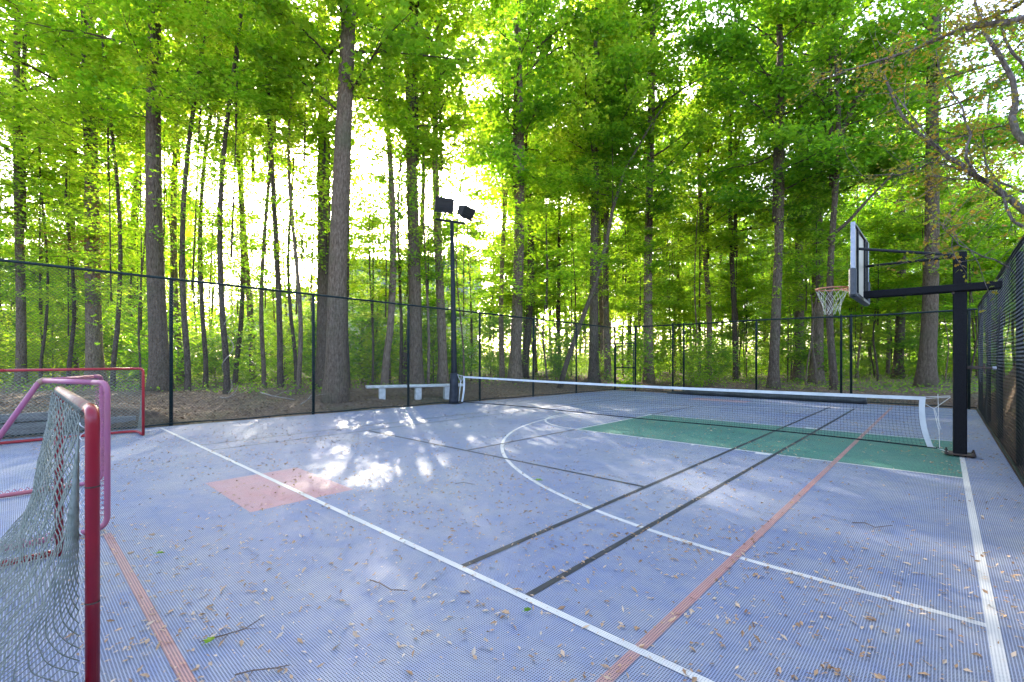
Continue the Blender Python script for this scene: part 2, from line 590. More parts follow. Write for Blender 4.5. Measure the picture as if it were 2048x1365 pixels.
wl = [([(0.19, -7.5), (0.19, 16.0)], 0.052), (arc, 0.05), (circ, 0.05),
      ([(KX0, KY0), (KX1, KY0)], 0.045), ([(KX0, KY1), (KX1, KY1)], 0.045), ([(KX0, KY0), (KX0, KY1)], 0.045),
      ([(-11.5, 16.0), (0.19, 16.0)], 0.05)]
for px, py, wd in ((1181, 867, 0.05), (1275, 879, 0.05), (1380, 892, 0.05), (1520, 911, 0.2)):
    q = G(px, py)
    wl.append(([(q.x, KY0 - 0.13), (q.x, KY0)], wd))
    wl.append(([(q.x, KY1), (q.x, KY1 + 0.13)], wd))
lines('white_court_lines', wl, 0.0016, M['white'])
lines('black_court_lines', [([(-2.40, 2.1), (-2.40, 16.0)], 0.05), ([(-1.82, 2.1), (-1.82, 16.0)], 0.05),
                            ([(-8.2, 4.74), (-2.43, 4.74)], 0.05), ([(-5.35, 4.77), (-5.35, KY0 - 0.03)], 0.05),
                            ([(-8.2, 13.6), (-2.43, 13.6)], 0.045), ([(-5.35, KY1 + 0.03), (-5.35, 13.57)], 0.045),
                            ([(-8.25, 2.1), (-8.2, 16.0)], 0.035), ([(-8.85, 2.1), (-8.8, 16.0)], 0.035)], 0.0024, M['black'])
lines('orange_court_lines', [([(-1.09, 0.49), (-1.09, 17.2)], 0.058), ([(-4.95, 0.53), (-1.12, 0.53)], 0.055)], 0.0032, M['orange'])
lines('white_half_court_line', [([(fence_x(2.07) + 0.3, 2.07), (0.19, 2.07)], 0.05)], 0.0040, M['white'])


# ------------------------------------------------------------------ chain-link fences
def chain_link(name, p0, p1, h0, h1, parent, material, rad=0.0021, pitch=0.062, bulge=0.0, zb=0.03):
    p0, p1 = Vector(p0), Vector(p1)
    L = (p1 - p0).length
    d = (p1 - p0) / L
    nrm = Vector((-d.y, d.x))
    nw = int(L / pitch)
    half = pitch / 2
    As, Bs = [], []
    i = np.arange(nw)
    hh = (h0 + (h1 - h0) * (i / nw))
    kmax = int(max(h0, h1) / half)
    for k in range(kmax):
        s = 1 if k % 2 == 0 else -1
        a = i * pitch + (0 if s == 1 else pitch)
        bb = a + s * pitch
        z0 = zb + k * half
        z1 = z0 + half
        ok = z1 < hh
        As.append(np.stack([a[ok], np.full(ok.sum(), z0), np.full(ok.sum(), 0.0)], 1))
        Bs.append(np.stack([bb[ok], np.full(ok.sum(), z1), np.full(ok.sum(), 0.0)], 1))
    A, B = np.concatenate(As), np.concatenate(Bs)

    def place(Q):
        s, z = Q[:, 0], Q[:, 1]
        o = bulge * (np.sin(s * 2.1 + 0.7) * np.sin(z * 1.3) + 0.6 * np.sin(s * 0.9 + z * 2.0))
        return np.stack([p0.x + d.x * s + nrm.x * o, p0.y + d.y * s + nrm.y * o, z], 1)
    return link(name, segs_mesh(name, place(A), place(B), rad, material), parent)


def seg_y(px, x0=None):
    """court Y where the left fence line is seen at photo column px"""
    lo, hi = -6.0, 18.0
    for _ in range(50):
        y = (lo + hi) / 2
        x = fence_x(y)
        cx_, cz_ = x * AY + y * AX, -x * AX + y * AY
        if CX + F * cx_ / cz_ < px:
            lo = y
        else:
            hi = y
    return (lo + hi) / 2


def left_h(y):
    return 3.07 + (y - 2.3) * (2.74 - 3.07) / (18 - 2.3)


fl = empty('chain_link_fence', (0, 0, 0), 'black chain-link fence along the left side of the court, bench behind it', 'fence', 'black chain-link fences round the court')
ya, yb = -4.0, 17.95
chain_link('chain_link_mesh', (fence_x(ya), ya), (fence_x(yb), yb), left_h(ya), left_h(yb), fl, M['wire_grey'], 0.0027, 0.062, 0.01)
MB().tube([(fence_x(y), y, left_h(y)) for y in np.linspace(ya, 17.96, 24)], 0.026, 8).build('top_rail', M['fence_metal'], fl, True)
MB().tube([(fence_x(y) + 0.02, y, 0.04 + 0.012 * math.sin(y * 3)) for y in np.linspace(ya, yb, 60)], 0.014, 6).build('bottom_wire', M['fence_metal'], fl, True)
for px in (-150, 343, 628, 818, 961, 1068, 1154):
    y = seg_y(px) if px > 0 else -1.0
    h = left_h(y)
    MB().tube([(fence_x(y) - 0.035, y, -0.1), (fence_x(y) - 0.035, y, h - 0.03), (fence_x(y) - 0.02, y, h + 0.03)], [0.036, 0.036, 0.03], 10).build('post', M['fence_metal'], fl, True)

BH = 2.74


def back_x(px):
    k = (px - CX) / F
    Z = BACK_Y / (k * AX + AY)
    return k * Z * AY - Z * AX


GX0, GX1 = back_x(1229), back_x(1270)
fb = empty('chain_link_fence', (0, BACK_Y, 0), 'black chain-link fence across the far end of the court', 'fence', 'black chain-link fences round the court')
chain_link('chain_link_mesh', (GX1, 0), (RIGHT_X, 0), BH, BH + 0.02, fb, M['wire'], 0.0021, 0.062, 0.012)
MB().tube([(x, 0, BH + 0.015 * math.sin(x)) for x in np.linspace(GX0, RIGHT_X, 12)], 0.026, 8).build('top_rail', M['fence_metal'], fb, True)
MB().tube([(x, 0, 0.05) for x in np.linspace(GX1, RIGHT_X, 12)], 0.014, 6).build('bottom_wire', M['fence_metal'], fb, True)
for px in (1229, 1270, 1345, 1367, 1512, 1682, 1702, 1938):
    x = back_x(px)
    MB().tube([(x, 0.03, -0.1), (x, 0.03, BH - 0.03), (x, 0.02, BH + 0.05)], [0.042 if px < 1300 else 0.034] * 2 + [0.025], 10).build('post', M['fence_metal'], fb, True)
chain_link('transom_mesh', (GX0 + 0.04, 0), (GX1 - 0.04, 0), BH - 2.06, BH - 2.06, fb, M['wire'], 0.0022, 0.062, 0.0, 0.0).location = (0, 0, 2.06)
MB().tube([(GX0, 0, 2.04), (GX1, 0, 2.04)], 0.024, 8).build('header_rail', M['fence_metal'], fb, True)

gt = empty('fence_gate', ((GX0 + GX1) / 2, BACK_Y - 0.01, 0), 'narrow black chain-link gate in the far left corner of the court', 'gate')
gw = (GX1 - GX0) / 2 - 0.07
fr = MB()
for zz in (0.1, 1.0, 1.92):
    fr.tube([(-gw, 0, zz), (gw, 0, zz)], 0.021, 8)
for xx in (-gw, gw):
    fr.tube([(xx, 0, 0.08), (xx, 0, 1.94)], 0.021, 8)
fr.build('gate_frame', M['fence_metal'], gt, True)
chain_link('gate_mesh', (-gw, 0), (gw, 0), 1.9, 1.9, gt, M['wire'], 0.0022, 0.062, 0.0, 0.12)
MB().box((gw + 0.03, -0.02, 1.0), (0.1, 0.05, 0.07), 0, 0.01).tube([(gw + 0.02, -0.05, 0.95), (gw + 0.02, -0.05, 1.08)], 0.01, 6).build('latch', M['fence_metal'], gt)
for zz in (0.3, 1.7):
    MB().tube([(-gw - 0.05, 0, zz - 0.04), (-gw - 0.05, 0, zz + 0.04)], 0.02, 8).build('hinge', M['fence_metal'], gt)

RH = 2.82
frt = empty('chain_link_fence', (RIGHT_X, 0, 0), 'dense black chain-link fence on the right edge, bulging behind the hoop', 'fence', 'black chain-link fences round the court')
chain_link('chain_link_mesh', (0, -2), (0, 17.9), RH, RH, frt, M['wire'], 0.0016, 0.05, 0.026)
MB().tube([(0.02, y, RH + 0.01 * math.sin(y * 2)) for y in np.linspace(-2, 17.95, 24)], 0.026, 8).build('top_rail', M['fence_metal'], frt, True)
MB().tube([(-0.01, y, 0.04 + 0.012 * math.sin(y * 3)) for y in np.linspace(-2, 17.9, 50)], 0.014, 6).build('bottom_wire', M['fence_metal'], frt, True)
for y, lean in ((0.6, 0), (3.5, 0), (6.35, 0.0), (9.2, 0), (12.1, 0.0), (15.0, 0.0), (17.9, 0.0)):
    MB().tube([(0.075, y, -0.1), (0.075 + lean, y, RH + 0.02)], 0.036, 10).build('post', M['fence_metal'], frt, True)

# rolled tarp along the far fence
xa, xb = back_x(1340), back_x(1735)
tp = MB()
pts, rd = [], []
for k in range(28):
    t = k / 27
    x = xa + (xb - xa) * t
    rr = 0.115 * min(1, t * 5 + 0.25) * (1 + 0.12 * math.sin(k * 1.9))
    pts.append((x, 17.72 + 0.04 * math.sin(k * 0.8), rr * 0.92))
    rd.append(rr)
tp.tube(pts, rd, 12, 0.05)
set_props(tp.build('rolled_tarp', M['tarp'], None, True), 'long black rolled tarp lying along the foot of the far fence', 'tarp')


# ------------------------------------------------------------------ retaining wall and bench behind the left fence
rw = empty('retaining_wall', (fence_x(0) - 0.2, 0, 0), 'low weathered timber retaining wall behind the far red goal', 'wall')
wang = math.atan2(fence_x(2) - fence_x(-5), 7)
for k, (y0, y1, top) in enumerate(((-6.0, 0.9, 0.40), (-6.0, 1.75, 0.22), (-6.0, 2.2, 0.08))):
    for j, (a, bb) in enumerate(((y0, -2.1), (-2.08, y1))):
        o = MB().box((0, 0, 0), (0.16, bb - a, 0.165 if k else 0.15), 0, 0.012).build('timber', M['timber'], rw)
        ym = (a + bb) / 2
        o.location = (fence_x(ym) - fence_x(0) - 0.02 * k * 0 - 0.01, ym, top - 0.06)
        o.rotation_euler = (0, 0, -wang)

b0, b1 = G(741, 797, 0.12), G(905, 792, 0.12)
bz = gz((b0.x + b1.x) / 2, (b0.y + b1.y) / 2)
ba = math.atan2(b1.y - b0.y, b1.x - b0.x)
bl = (b1 - b0).length + 0.5
bn = empty('bench', (b0.x + (b1.x - b0.x) * 0.54, b0.y + (b1.y - b0.y) * 0.54, bz), 'long white concrete bench behind the left fence by the floodlight pole', 'bench', None, ba)
MB().box((0, 0, 0.455), (bl, 0.36, 0.085), 0, 0.015).build('seat', M['concrete'], bn)
for fx in (-0.37, 0.02, 0.35):
    MB().box((bl * fx * 0.93, 0, 0.19), (0.2, 0.28, 0.44), 0, 0.012).build('leg', M['concrete'], bn)


# ------------------------------------------------------------------ floodlight pole
lp = P(908, 805, 14.45)
lpx, lpy = lp.x, lp.y
fld = empty('floodlight_pole', (lpx, lpy, 0), 'tall black pole with two floodlights at the left end of the net', 'light pole')
MB().tube([(0, 0, 0), (0, 0, 1.2), (-0.02, -0.02, 3.4), (-0.045, -0.055, 5.62)], [0.095, 0.09, 0.075, 0.055], 14).build('pole', M['black_metal'], fld, True)
pd = MB()
pd.tube([(0, 0, 0.02), (0, 0, 0.1), (0, 0, 0.5), (0, 0, 0.92), (0, 0, 0.95)], [0.17, 0.155, 0.135, 0.125, 0.1], 14, 0.04)
pd.build('padding', M['pad'], fld, True)
MB().box((0, 0, 0.012), (0.42, 0.42, 0.024), 0.3, 0.006).build('base_plate', M['black_metal'], fld)
vx = Vector((AY, AX * -1 * -1 * 0 + AX, 0))   # image-right direction on the ground
vr = Vector((AY, AX, 0)).normalized()
MB().tube([vr * 0.10 + Vector((0, -0.02, 1.0)), vr * 0.085 + Vector((-0.01, -0.03, 2.6)), vr * 0.07 + Vector((-0.03, -0.05, 4.4)), vr * 0.06 + Vector((-0.045, -0.06, 5.55)), vr * 0.2 + Vector((-0.045, -0.06, 5.75))], 0.008, 6).build('cable', M['black_metal'], fld, True)
for zz in (1.7, 2.9, 4.1):
    MB().tube([(-0.01 * zz / 1.5, -0.012 * zz / 1.5, zz), (-0.01 * zz / 1.5, -0.012 * zz / 1.5, zz + 0.03)], 0.092 - 0.006 * zz, 14).build('clamp', M['rust'], fld, True)
MB().tube([Vector((-0.045, -0.055, 5.6)) - vr * 0.5 + Vector((0, 0, 0.12)), Vector((-0.045, -0.055, 5.6)) + vr * 0.42 + Vector((0, 0, -0.02))], 0.04, 8).build('crossarm', M['black_metal'], fld, True)


def floodlight(c, yaw, tilt, sz):
    w_, h_, d_ = sz
    lamp = MB()
    # housing: a box that tapers backwards, with cooling ribs
    fr_ = [(-w_ / 2, 0, -h_ / 2), (w_ / 2, 0, -h_ / 2), (w_ / 2, 0, h_ / 2), (-w_ / 2, 0, h_ / 2)]
    bk = [(-w_ * 0.42, d_, -h_ * 0.36), (w_ * 0.42, d_, -h_ * 0.36), (w_ * 0.42, d_, h_ * 0.36), (-w_ * 0.42, d_, h_ * 0.36)]
    lamp.add(fr_ + bk, [(0, 1, 2, 3), (7, 6, 5, 4), (0, 4, 5, 1), (1, 5, 6, 2), (2, 6, 7, 3), (3, 7, 4, 0)])
    for q in (-0.25, 0, 0.25):
        lamp.box((w_ * q, d_ + 0.02, 0), (0.012, 0.05, h_ * 0.6))
    o = lamp.build('floodlight', M['lamp_grey'], fld)
    o.location = c
    o.rotation_euler = (tilt, 0, yaw)
    rim_ = MB()
    for zz in (-h_ / 2, h_ / 2):
        rim_.box((0, -0.012, zz), (w_ + 0.03, 0.03, 0.03), 0, 0.006)
    for xx in (-w_ / 2, w_ / 2):
        rim_.box((xx, -0.012, 0), (0.03, 0.03, h_ + 0.02), 0, 0.006)
    rim_.build('rim', M['black_metal'], o)
    MB().box((0, -0.006, 0), (w_ - 0.04, 0.008, h_ - 0.05)).build('lens', M['glass'], o)
    MB().box((0, -0.01, -0.05), (w_, 0.012, 0.015)).build('divider', M['black_metal'], o)
    yk = MB()
    yk.tube([(-w_ * 0.3, d_ * 0.5, -h_ * 0.44), (-w_ * 0.3, d_ * 0.5, -h_ * 0.44 - 0.09), (w_ * 0.3, d_ * 0.5, -h_ * 0.44 - 0.09), (w_ * 0.3, d_ * 0.5, -h_ * 0.44)], 0.014, 6)
    yk.build('yoke', M['black_metal'], o)


yaw0 = math.atan2(AX, AY)
q0 = P(889, 411, 14.3) - Vector((lpx, lpy, 0))
q1 = P(936, 427, 14.6) - Vector((lpx, lpy, 0))
floodlight(q0, yaw0 + 0.45, R(20), (0.56, 0.42, 0.24))
floodlight(q1, yaw0 + 1.05, R(28), (0.54, 0.36, 0.24))

# ------------------------------------------------------------------ net across the court
NY = 9.4
nl, nr = -10.72, -0.23
net = empty('court_net', ((nl + nr) / 2, NY, 0), 'long low black net with white tape strung across the court', 'net')
nc = (nl + nr) / 2


def ntop(x):
    t = (x - nl) / (nr - nl)
    return 0.862 - 0.028 * math.sin(math.pi * t) - 0.03 * t


def nbot(x):
    t = (x - nl) / (nr - nl)
    return 0.10 - 0.03 * abs(2 * t - 1) ** 3 + 0.012 * math.sin(9 * t)


def nyo(x, z):
    t = (x - nl) / (nr - nl)
    return 0.05 * math.sin(t * math.pi) * math.sin((z - 0.1) / 0.75 * math.pi) - NY * 0


def endx(x, z):
    """the side tapes bow outwards at the foot"""
    t = (x - nc) / ((nr - nl) / 2)
    k = (0.86 - z) / 0.76
    return x - nc + 0.055 * t ** 9 * (k * 1.4 - 1.0 * k * (1 - k) * 3.2)


A_, B_ = [], []
nv = int((nr - nl) / 0.045)
for i in range(nv + 1):
    x = nl + (nr - nl) * i / nv
    zt, zb_ = ntop(x) - 0.05, nbot(x)
    for k in range(4):
        za, zc = zb_ + (zt - zb_) * k / 4, zb_ + (zt - zb_) * (k + 1) / 4
        A_.append((endx(x, za), nyo(x, za), za))
        B_.append((endx(x, zc), nyo(x, zc), zc))
for j in range(17):
    for i in range(60):
        xa_, xb_ = nl + (nr - nl) * i / 60, nl + (nr - nl) * (i + 1) / 60
        za = nbot(xa_) + (ntop(xa_) - 0.05 - nbot(xa_)) * j / 16
        zc = nbot(xb_) + (ntop(xb_) - 0.05 - nbot(xb_)) * j / 16
        A_.append((endx(xa_, za), nyo(xa_, za), za))
        B_.append((endx(xb_, zc), nyo(xb_, zc), zc))
link('net_mesh', segs_mesh('net_mesh', A_, B_, 0.0013, M['cord_dark']), net)
tb = MB()
xs = np.linspace(nl - 0.02, nr + 0.02, 80)
for sgn in (-1, 1):
    vs = []
    for x in xs:
        w1 = 0.004 * math.sin(x * 9)
        vs += [(x - nc, sgn * 0.006 + w1, ntop(x)), (x - nc, sgn * 0.006 + w1 * 0.5, ntop(x) - 0.052)]
    fs = [(2 * i, 2 * i + 2, 2 * i + 3, 2 * i + 1) for i in range(len(xs) - 1)]
    tb.add(vs, fs if sgn < 0 else [q[::-1] for q in fs])
k = 2 * len(xs)
tb.f += [(2 * i, k + 2 * i, k + 2 * i + 2, 2 * i + 2) for i in range(len(xs) - 1)] + [(2 * i + 1, 2 * i + 3, k + 2 * i + 3, k + 2 * i + 1) for i in range(len(xs) - 1)]
tb.build('top_tape', M['tape'], net)
for xe, sg in ((nl, -1), (nr, 1)):
    st = MB()
    zs = np.linspace(ntop(xe), nbot(xe), 14)
    vs = []
    for z in zs:
        xc = endx(xe, z)
        vs += [(xc - 0.035, -0.008, z), (xc + 0.035, -0.008, z), (xc + 0.035, 0.006, z), (xc - 0.035, 0.006, z)]
    fs = []
    for i in range(13):
        for q in range(4):
            fs.append((4 * i + q, 4 * i + (q + 1) % 4, 4 * i + 4 + (q + 1) % 4, 4 * i + 4 + q))
    st.add(vs, fs)
    st.build('side_tape', M['tape'], net)
MB().tube([(endx(x, 0.1), nyo(x, nbot(x)), nbot(x)) for x in np.linspace(nl - 0.25, nr + 0.1, 60)], 0.011, 6).build('bottom_cord', M['cord_dark'], net, True)
PX, PY = 0.17, 9.36                                             # hoop pole
rp = MB()
e = nr - nc
dy = -0.02
for a_, b_ in (((e, 0, 0.825), (PX - 0.1 - nc, dy, 0.86)), ((e, 0, 0.80), (PX - 0.1 - nc, dy, 0.845)), ((e, 0, 0.74), (e + 0.12, 0, 0.655)), ((e + 0.12, 0, 0.655), (PX - 0.1 - nc, dy, 0.84)),
               ((e + 0.12, 0, 0.655), (e + 0.17, 0, 0.36)), ((e + 0.13, 0, 0.655), (e + 0.2, 0, 0.36)), ((e + 0.165, 0, 0.88), (e + 0.185, 0, 0.06)), ((e + 0.1, 0, 0.09), (PX - 0.12 - nc, dy, 0.04))):
    rp.tube([a_, b_], 0.004, 5)
rp.build('tie_rope', M['cord_white'], net)
rp = MB()
e = nl - nc
ex = lpx + 0.13 - nc
for a_, b_ in (((e, 0, 0.855), (ex, 0, 0.9)), ((e, 0, 0.83), (e - 0.14, 0, 0.68)), ((e - 0.14, 0, 0.68), (ex, 0, 0.9)), ((e - 0.14, 0, 0.68), (e - 0.2, 0, 0.3)), ((e - 0.16, 0, 0.68), (e - 0.24, 0, 0.05)), ((e - 0.12, 0, 0.88), (e - 0.18, 0, 0.4))):
    rp.tube([a_, b_], 0.006, 5)
rp.build('tie_rope', M['cord_white'], net)

# ------------------------------------------------------------------ basketball hoop
hp = empty('basketball_hoop', (PX, PY, 0), 'basketball hoop on a black square post by the right fence', 'basketball hoop')
MB().box((0, 0, 1.475), (0.15, 0.15, 2.95), 0, 0.012).build('pole', M['pole_black'], hp)
bpm = MB().box((0, 0, 0.032), (0.33, 0.31, 0.016), 0, 0.004)
for ix in (-1, 1):
    for iy in (-1, 1):
        bpm.tube([(ix * 0.145, iy * 0.135, 0.04), (ix * 0.145, iy * 0.135, 0.085)], 0.012, 6)
        bpm.tube([(ix * 0.145, iy * 0.135, 0.043), (ix * 0.145, iy * 0.135, 0.06)], 0.022, 6)
bpm.build('base_plate', M['rust'], hp)
XB = -1.0 - PX
arm = MB()
a0, a1 = Vector((0.42, 0.11, 2.47)), Vector((XB + 0.06, 0.11, 2.46))
arm.box(((a0.x + a1.x) / 2, 0.1, 2.43), (a0.x - a1.x, 0.05, 0.1), 0, 0.006)
arm.box(((a0.x + a1.x) / 2, -0.1, 2.43), (a0.x - a1.x, 0.05, 0.1), 0, 0.006)
for xx in (0.38, -0.55):
    arm.box((xx, 0, 2.43), (0.05, 0.15, 0.09))
arm.build('extension_arm', M['pole_black'], hp)
for sg in (-1, 1):
    MB().tube([(-0.02, sg * 0.05, 2.90), (XB + 0.04, sg * 0.52, 3.03 - 0.06 * sg)], 0.021, 6).build('brace', M['black_metal'], hp)
for zz in (2.89, 2.43, 2.36):
    MB().tube([(-0.07, -0.1, zz), (-0.07, 0.1, zz)], 0.016, 8).build('pivot_bolt', M['rust'], hp)
BW, Z0, Z1 = 1.72, 2.38, 3.44
bd = MB().box((XB, 0.03, (Z0 + Z1) / 2), (0.012, BW - 0.05, Z1 - Z0 - 0.03)).build('backboard', M['board'], hp)
for yy in (-BW / 2, BW / 2):
    MB().box((XB + 0.008, 0.03 + yy, (Z0 + Z1) / 2), (0.055, 0.035, Z1 - Z0), 0, 0.004).build('frame_side', M['alu'], bd)
frm = MB()
for zz in (Z0 + 0.017, Z1 - 0.017):
    frm.box((XB + 0.008, 0.03, zz), (0.052, BW - 0.04, 0.034), 0, 0.004)
frm.box((XB + 0.02, -0.42, (Z0 + Z1) / 2), (0.03, 0.05, Z1 - Z0 - 0.08))
frm.box((XB + 0.02, 0.48, (Z0 + Z1) / 2), (0.03, 0.05, Z1 - Z0 - 0.08))
frm.box((XB + 0.03, 0.62, (Z0 + Z1) / 2), (0.035, 0.03, Z1 - Z0 - 0.08))
frm.build('back_frame', M['black_metal'], bd)
sq = MB()
for yy in (-0.3, 0.3):
    sq.box((XB - 0.009, 0.03 + yy, 2.85), (0.004, 0.05, 0.45))
for zz in (2.65, 3.05):
    sq.box((XB - 0.009, 0.03, zz), (0.0045, 0.55, 0.05))
sq.build('target_square', M['tape'], bd)
pdm = MB()
for yy in (-BW / 2, BW / 2):
    pdm.box((XB + 0.004, 0.03 + yy, Z0 + 0.17), (0.095, 0.075, 0.42), 0, 0.022)
pdm.box((XB + 0.004, 0.03, Z0 - 0.02), (0.095, BW - 0.05, 0.075), 0, 0.022)
pdm.build('edge_pad', M['padgrey'], bd)
rimo = MB()
RX, RZ = XB - 0.15 - 0.23, 2.58
ring = [(RX + 0.23 * math.cos(2 * math.pi * k / 40), 0.03 + 0.23 * math.sin(2 * math.pi * k / 40), RZ) for k in range(41)]
rimo.tube(ring, 0.011, 8, 0, False)
rimo.box((XB - 0.08, 0.03, RZ - 0.02), (0.15, 0.12, 0.03), 0, 0.004)
rimo.box((XB - 0.014, 0.03, RZ - 0.07), (0.02, 0.14, 0.16), 0, 0.004)
for sg in (-1, 1):
    rimo.tube([(XB - 0.02, 0.03 + sg * 0.06, RZ - 0.12), (RX + 0.12, 0.03 + sg * 0.18, RZ - 0.01)], 0.007, 6)
for k in range(12):
    a = 2 * math.pi * (k + 0.5) / 12
    rimo.tube([(RX + 0.23 * math.cos(a), 0.03 + 0.23 * math.sin(a), RZ - 0.01), (RX + 0.225 * math.cos(a), 0.03 + 0.225 * math.sin(a), RZ - 0.03)], 0.005, 5)
ro = rimo.build('rim', M['rim'], hp, True)
A_, B_ = [], []
lev = [(0.225, -0.03), (0.19, -0.12), (0.15, -0.21), (0.125, -0.30), (0.115, -0.37), (0.12, -0.43)]
for i in range(len(lev) - 1):
    for k in range(12):
        off = 0.5 if i % 2 == 0 else 0.0
        for dk in (-0.5, 0.5):
            if random.random() < (0.0, 0.0, 0.08, 0.15, 0.35)[i]:
                continue
            a, b2 = 2 * math.pi * (k + off) / 12, 2 * math.pi * (k + off + dk) / 12
            (r0, z0), (r1, z1) = lev[i], lev[i + 1]
            j = lambda: random.uniform(-0.008, 0.008)
            A_.append((RX + r0 * math.cos(a) + 0, 0.03 + r0 * math.sin(a), RZ + z0))
            B_.append((RX + r1 * math.cos(b2) + j(), 0.03 + r1 * math.sin(b2) + j(), RZ + z1 + j()))
link('hoop_net', segs_mesh('hoop_net', A_, B_, 0.0022, M['cord_white'], 4), ro)
ck = MB()
ck.box((0.13, 0.02, 1.28), (0.14, 0.035, 0.045), 0, 0.004)
ck.tube([(0.18, 0.02, 1.28), (0.33, 0.02, 1.275)], 0.014, 8)
ck.tube([(0.25, 0.02, 1.21), (0.25, 0.02, 1.34)], 0.011, 8)
ck.build('crank_mount', M['rust'], hp)
MB().tube([(0.33, 0.02, 1.275), (0.37, 0.02, 1.275)], 0.026, 10).build('crank_knob', M['steel'], hp)


# ------------------------------------------------------------------ hockey goals
def surf_net(name, S, nu, nv, rad, parent, material, jit=0.0):
    """diamond netting laid over a surface S(u, v), u, v in 0..1"""
    A_, B_ = [], []
    for i in range(nu):
        for j in range(nv):
            if (i + j) % 2 == 0:
                A_.append(S(i / nu, j / nv)); B_.append(S((i + 1) / nu, (j + 1) / nv))
            else:
                A_.append(S((i + 1) / nu, j / nv)); B_.append(S(i / nu, (j + 1) / nv))
    return link(name, segs_mesh(name, A_, B_, rad, material, 4), parent)


def lerp(a, b, t):
    return a + (b - a) * t


def profile(tab, v):
    for (v0, *p0), (v1, *p1) in zip(tab, tab[1:]):
        if v <= v1:
            t = (v - v0) / (v1 - v0)
            t2 = t * t * (3 - 2 * t) * 0.3 + t * 0.7
            return [lerp(a, b, t2) for a, b in zip(p0, p1)]
    return list(tab[-1][1:])


def lacing(mb, a, b, off, turns, rr, rc):
    a, b = Vector(a), Vector(b)
    off = Vector(off)
    t_ = (b - a).normalized()
    s_ = off.cross(t_).normalized()
    pts = []
    for k in range(turns * 8 + 1):
        an = 2 * math.pi * k / 8
        pts.append(lerp(a, b, k / (turns * 8)) + off * (1 + 0.0) + off.normalized() * (rr * math.cos(an)) + s_ * (rr * 1.2 * math.sin(an)))
    mb.tube(pts, rc, 5, 0, False)


# nearest goal: mouth along X at Y = 0.24, facing up the court
GX, GY, GW, GH, GD = -2.655, 0.238, 2.0, 1.195, 0.62
g1 = empty('hockey_goal', (GX - GW / 2, GY, 0), 'nearest red hockey goal with sagging grey net and faded crossbar', 'goal')
ox = GW / 2
MB().tube(bend([(ox, 0, 0.0), (ox, 0, GH), (ox - 0.12, 0, GH)], 0.075, 8), 0.0245, 16).build('post', M['red'], g1, True)
MB().tube(bend([(-ox, 0, 0.0), (-ox, 0, GH), (-ox + 0.12, 0, GH)], 0.075, 8), 0.0245, 16).build('post', M['red'], g1, True)
MB().tube([(-ox + 0.12, 0, GH), (ox - 0.12, 0, GH)], 0.024, 16).build('crossbar', M['red_top'], g1, True)
MB().tube(bend([(-ox, -0.03, 0.03), (-ox, -GD, 0.03), (ox, -GD, 0.03), (ox, -0.03, 0.03)], 0.15), 0.022, 12).build('base_frame', M['red'], g1, True)
for xx in (ox, -ox):
    for zz in (0.38, 0.87):
        MB().tube([(xx, 0, zz), (xx, 0, zz + 0.006)], 0.0255, 16).build('joint_ring', M['rust'], g1)
tab = [(0, -0.035, GH - 0.02), (0.25, -0.06, 0.90), (0.45, -0.085, 0.64), (0.62, -0.15, 0.40), (0.78, -0.28, 0.2), (0.9, -0.45, 0.09), (1.0, -GD, 0.04)]


def back_panel(u, v):
    y, z = profile(tab, v)
    x = lerp(-ox + 0.02, ox - 0.035, u)
    sag = math.sin(math.pi * u)
    y -= 0.07 * sag * math.sin(math.pi * min(v * 1.1, 1))
    z -= 0.05 * sag * math.sin(math.pi * v)
    return Vector((x, y + 0.006 * math.sin(u * 60 + v * 31), max(z, 0.012) + 0.006 * math.sin(u * 43)))


surf_net('goal_net', back_panel, 72, 52, 0.0024, g1, M['cord_grey'])


def side_panel(xs_):
    def S(u, v):
        y0, z0 = profile(tab, v)
        yb_ = y0 - 0.07 * 0
        y = lerp(-0.04, yb_, u)
        z = lerp(lerp(GH - 0.05, 0.03, v), z0, u)
        return Vector((xs_ + 0.02 * math.sin(u * 3) * math.sin(v * 3), y, z))
    return S


surf_net('side_net', side_panel(ox - 0.035), 15, 42, 0.0024, g1, M['cord_grey'])
surf_net('side_net', side_panel(-ox + 0.035), 15, 42, 0.0022, g1, M['cord_grey'])
lc = MB()
lacing(lc, (ox - 0.01, 0, 0.06), (ox - 0.01, 0, GH - 0.05), (-0.012, -0.027, 0), 19, 0.011, 0.0022)
lacing(lc, (-ox, 0, 0.06), (-ox, 0, GH - 0.05), (0.01, -0.034, 0), 26, 0.009, 0.0026)
lc.build('lacing', M['cord_white'], g1, True)
lc = MB()
lacing(lc, (-ox + 0.1, 0, GH), (ox - 0.08, 0, GH), (0, -0.022, -0.012), 44, 0.01, 0.0018)
lc.build('crossbar_lacing', M['cord_grey'], g1, True)

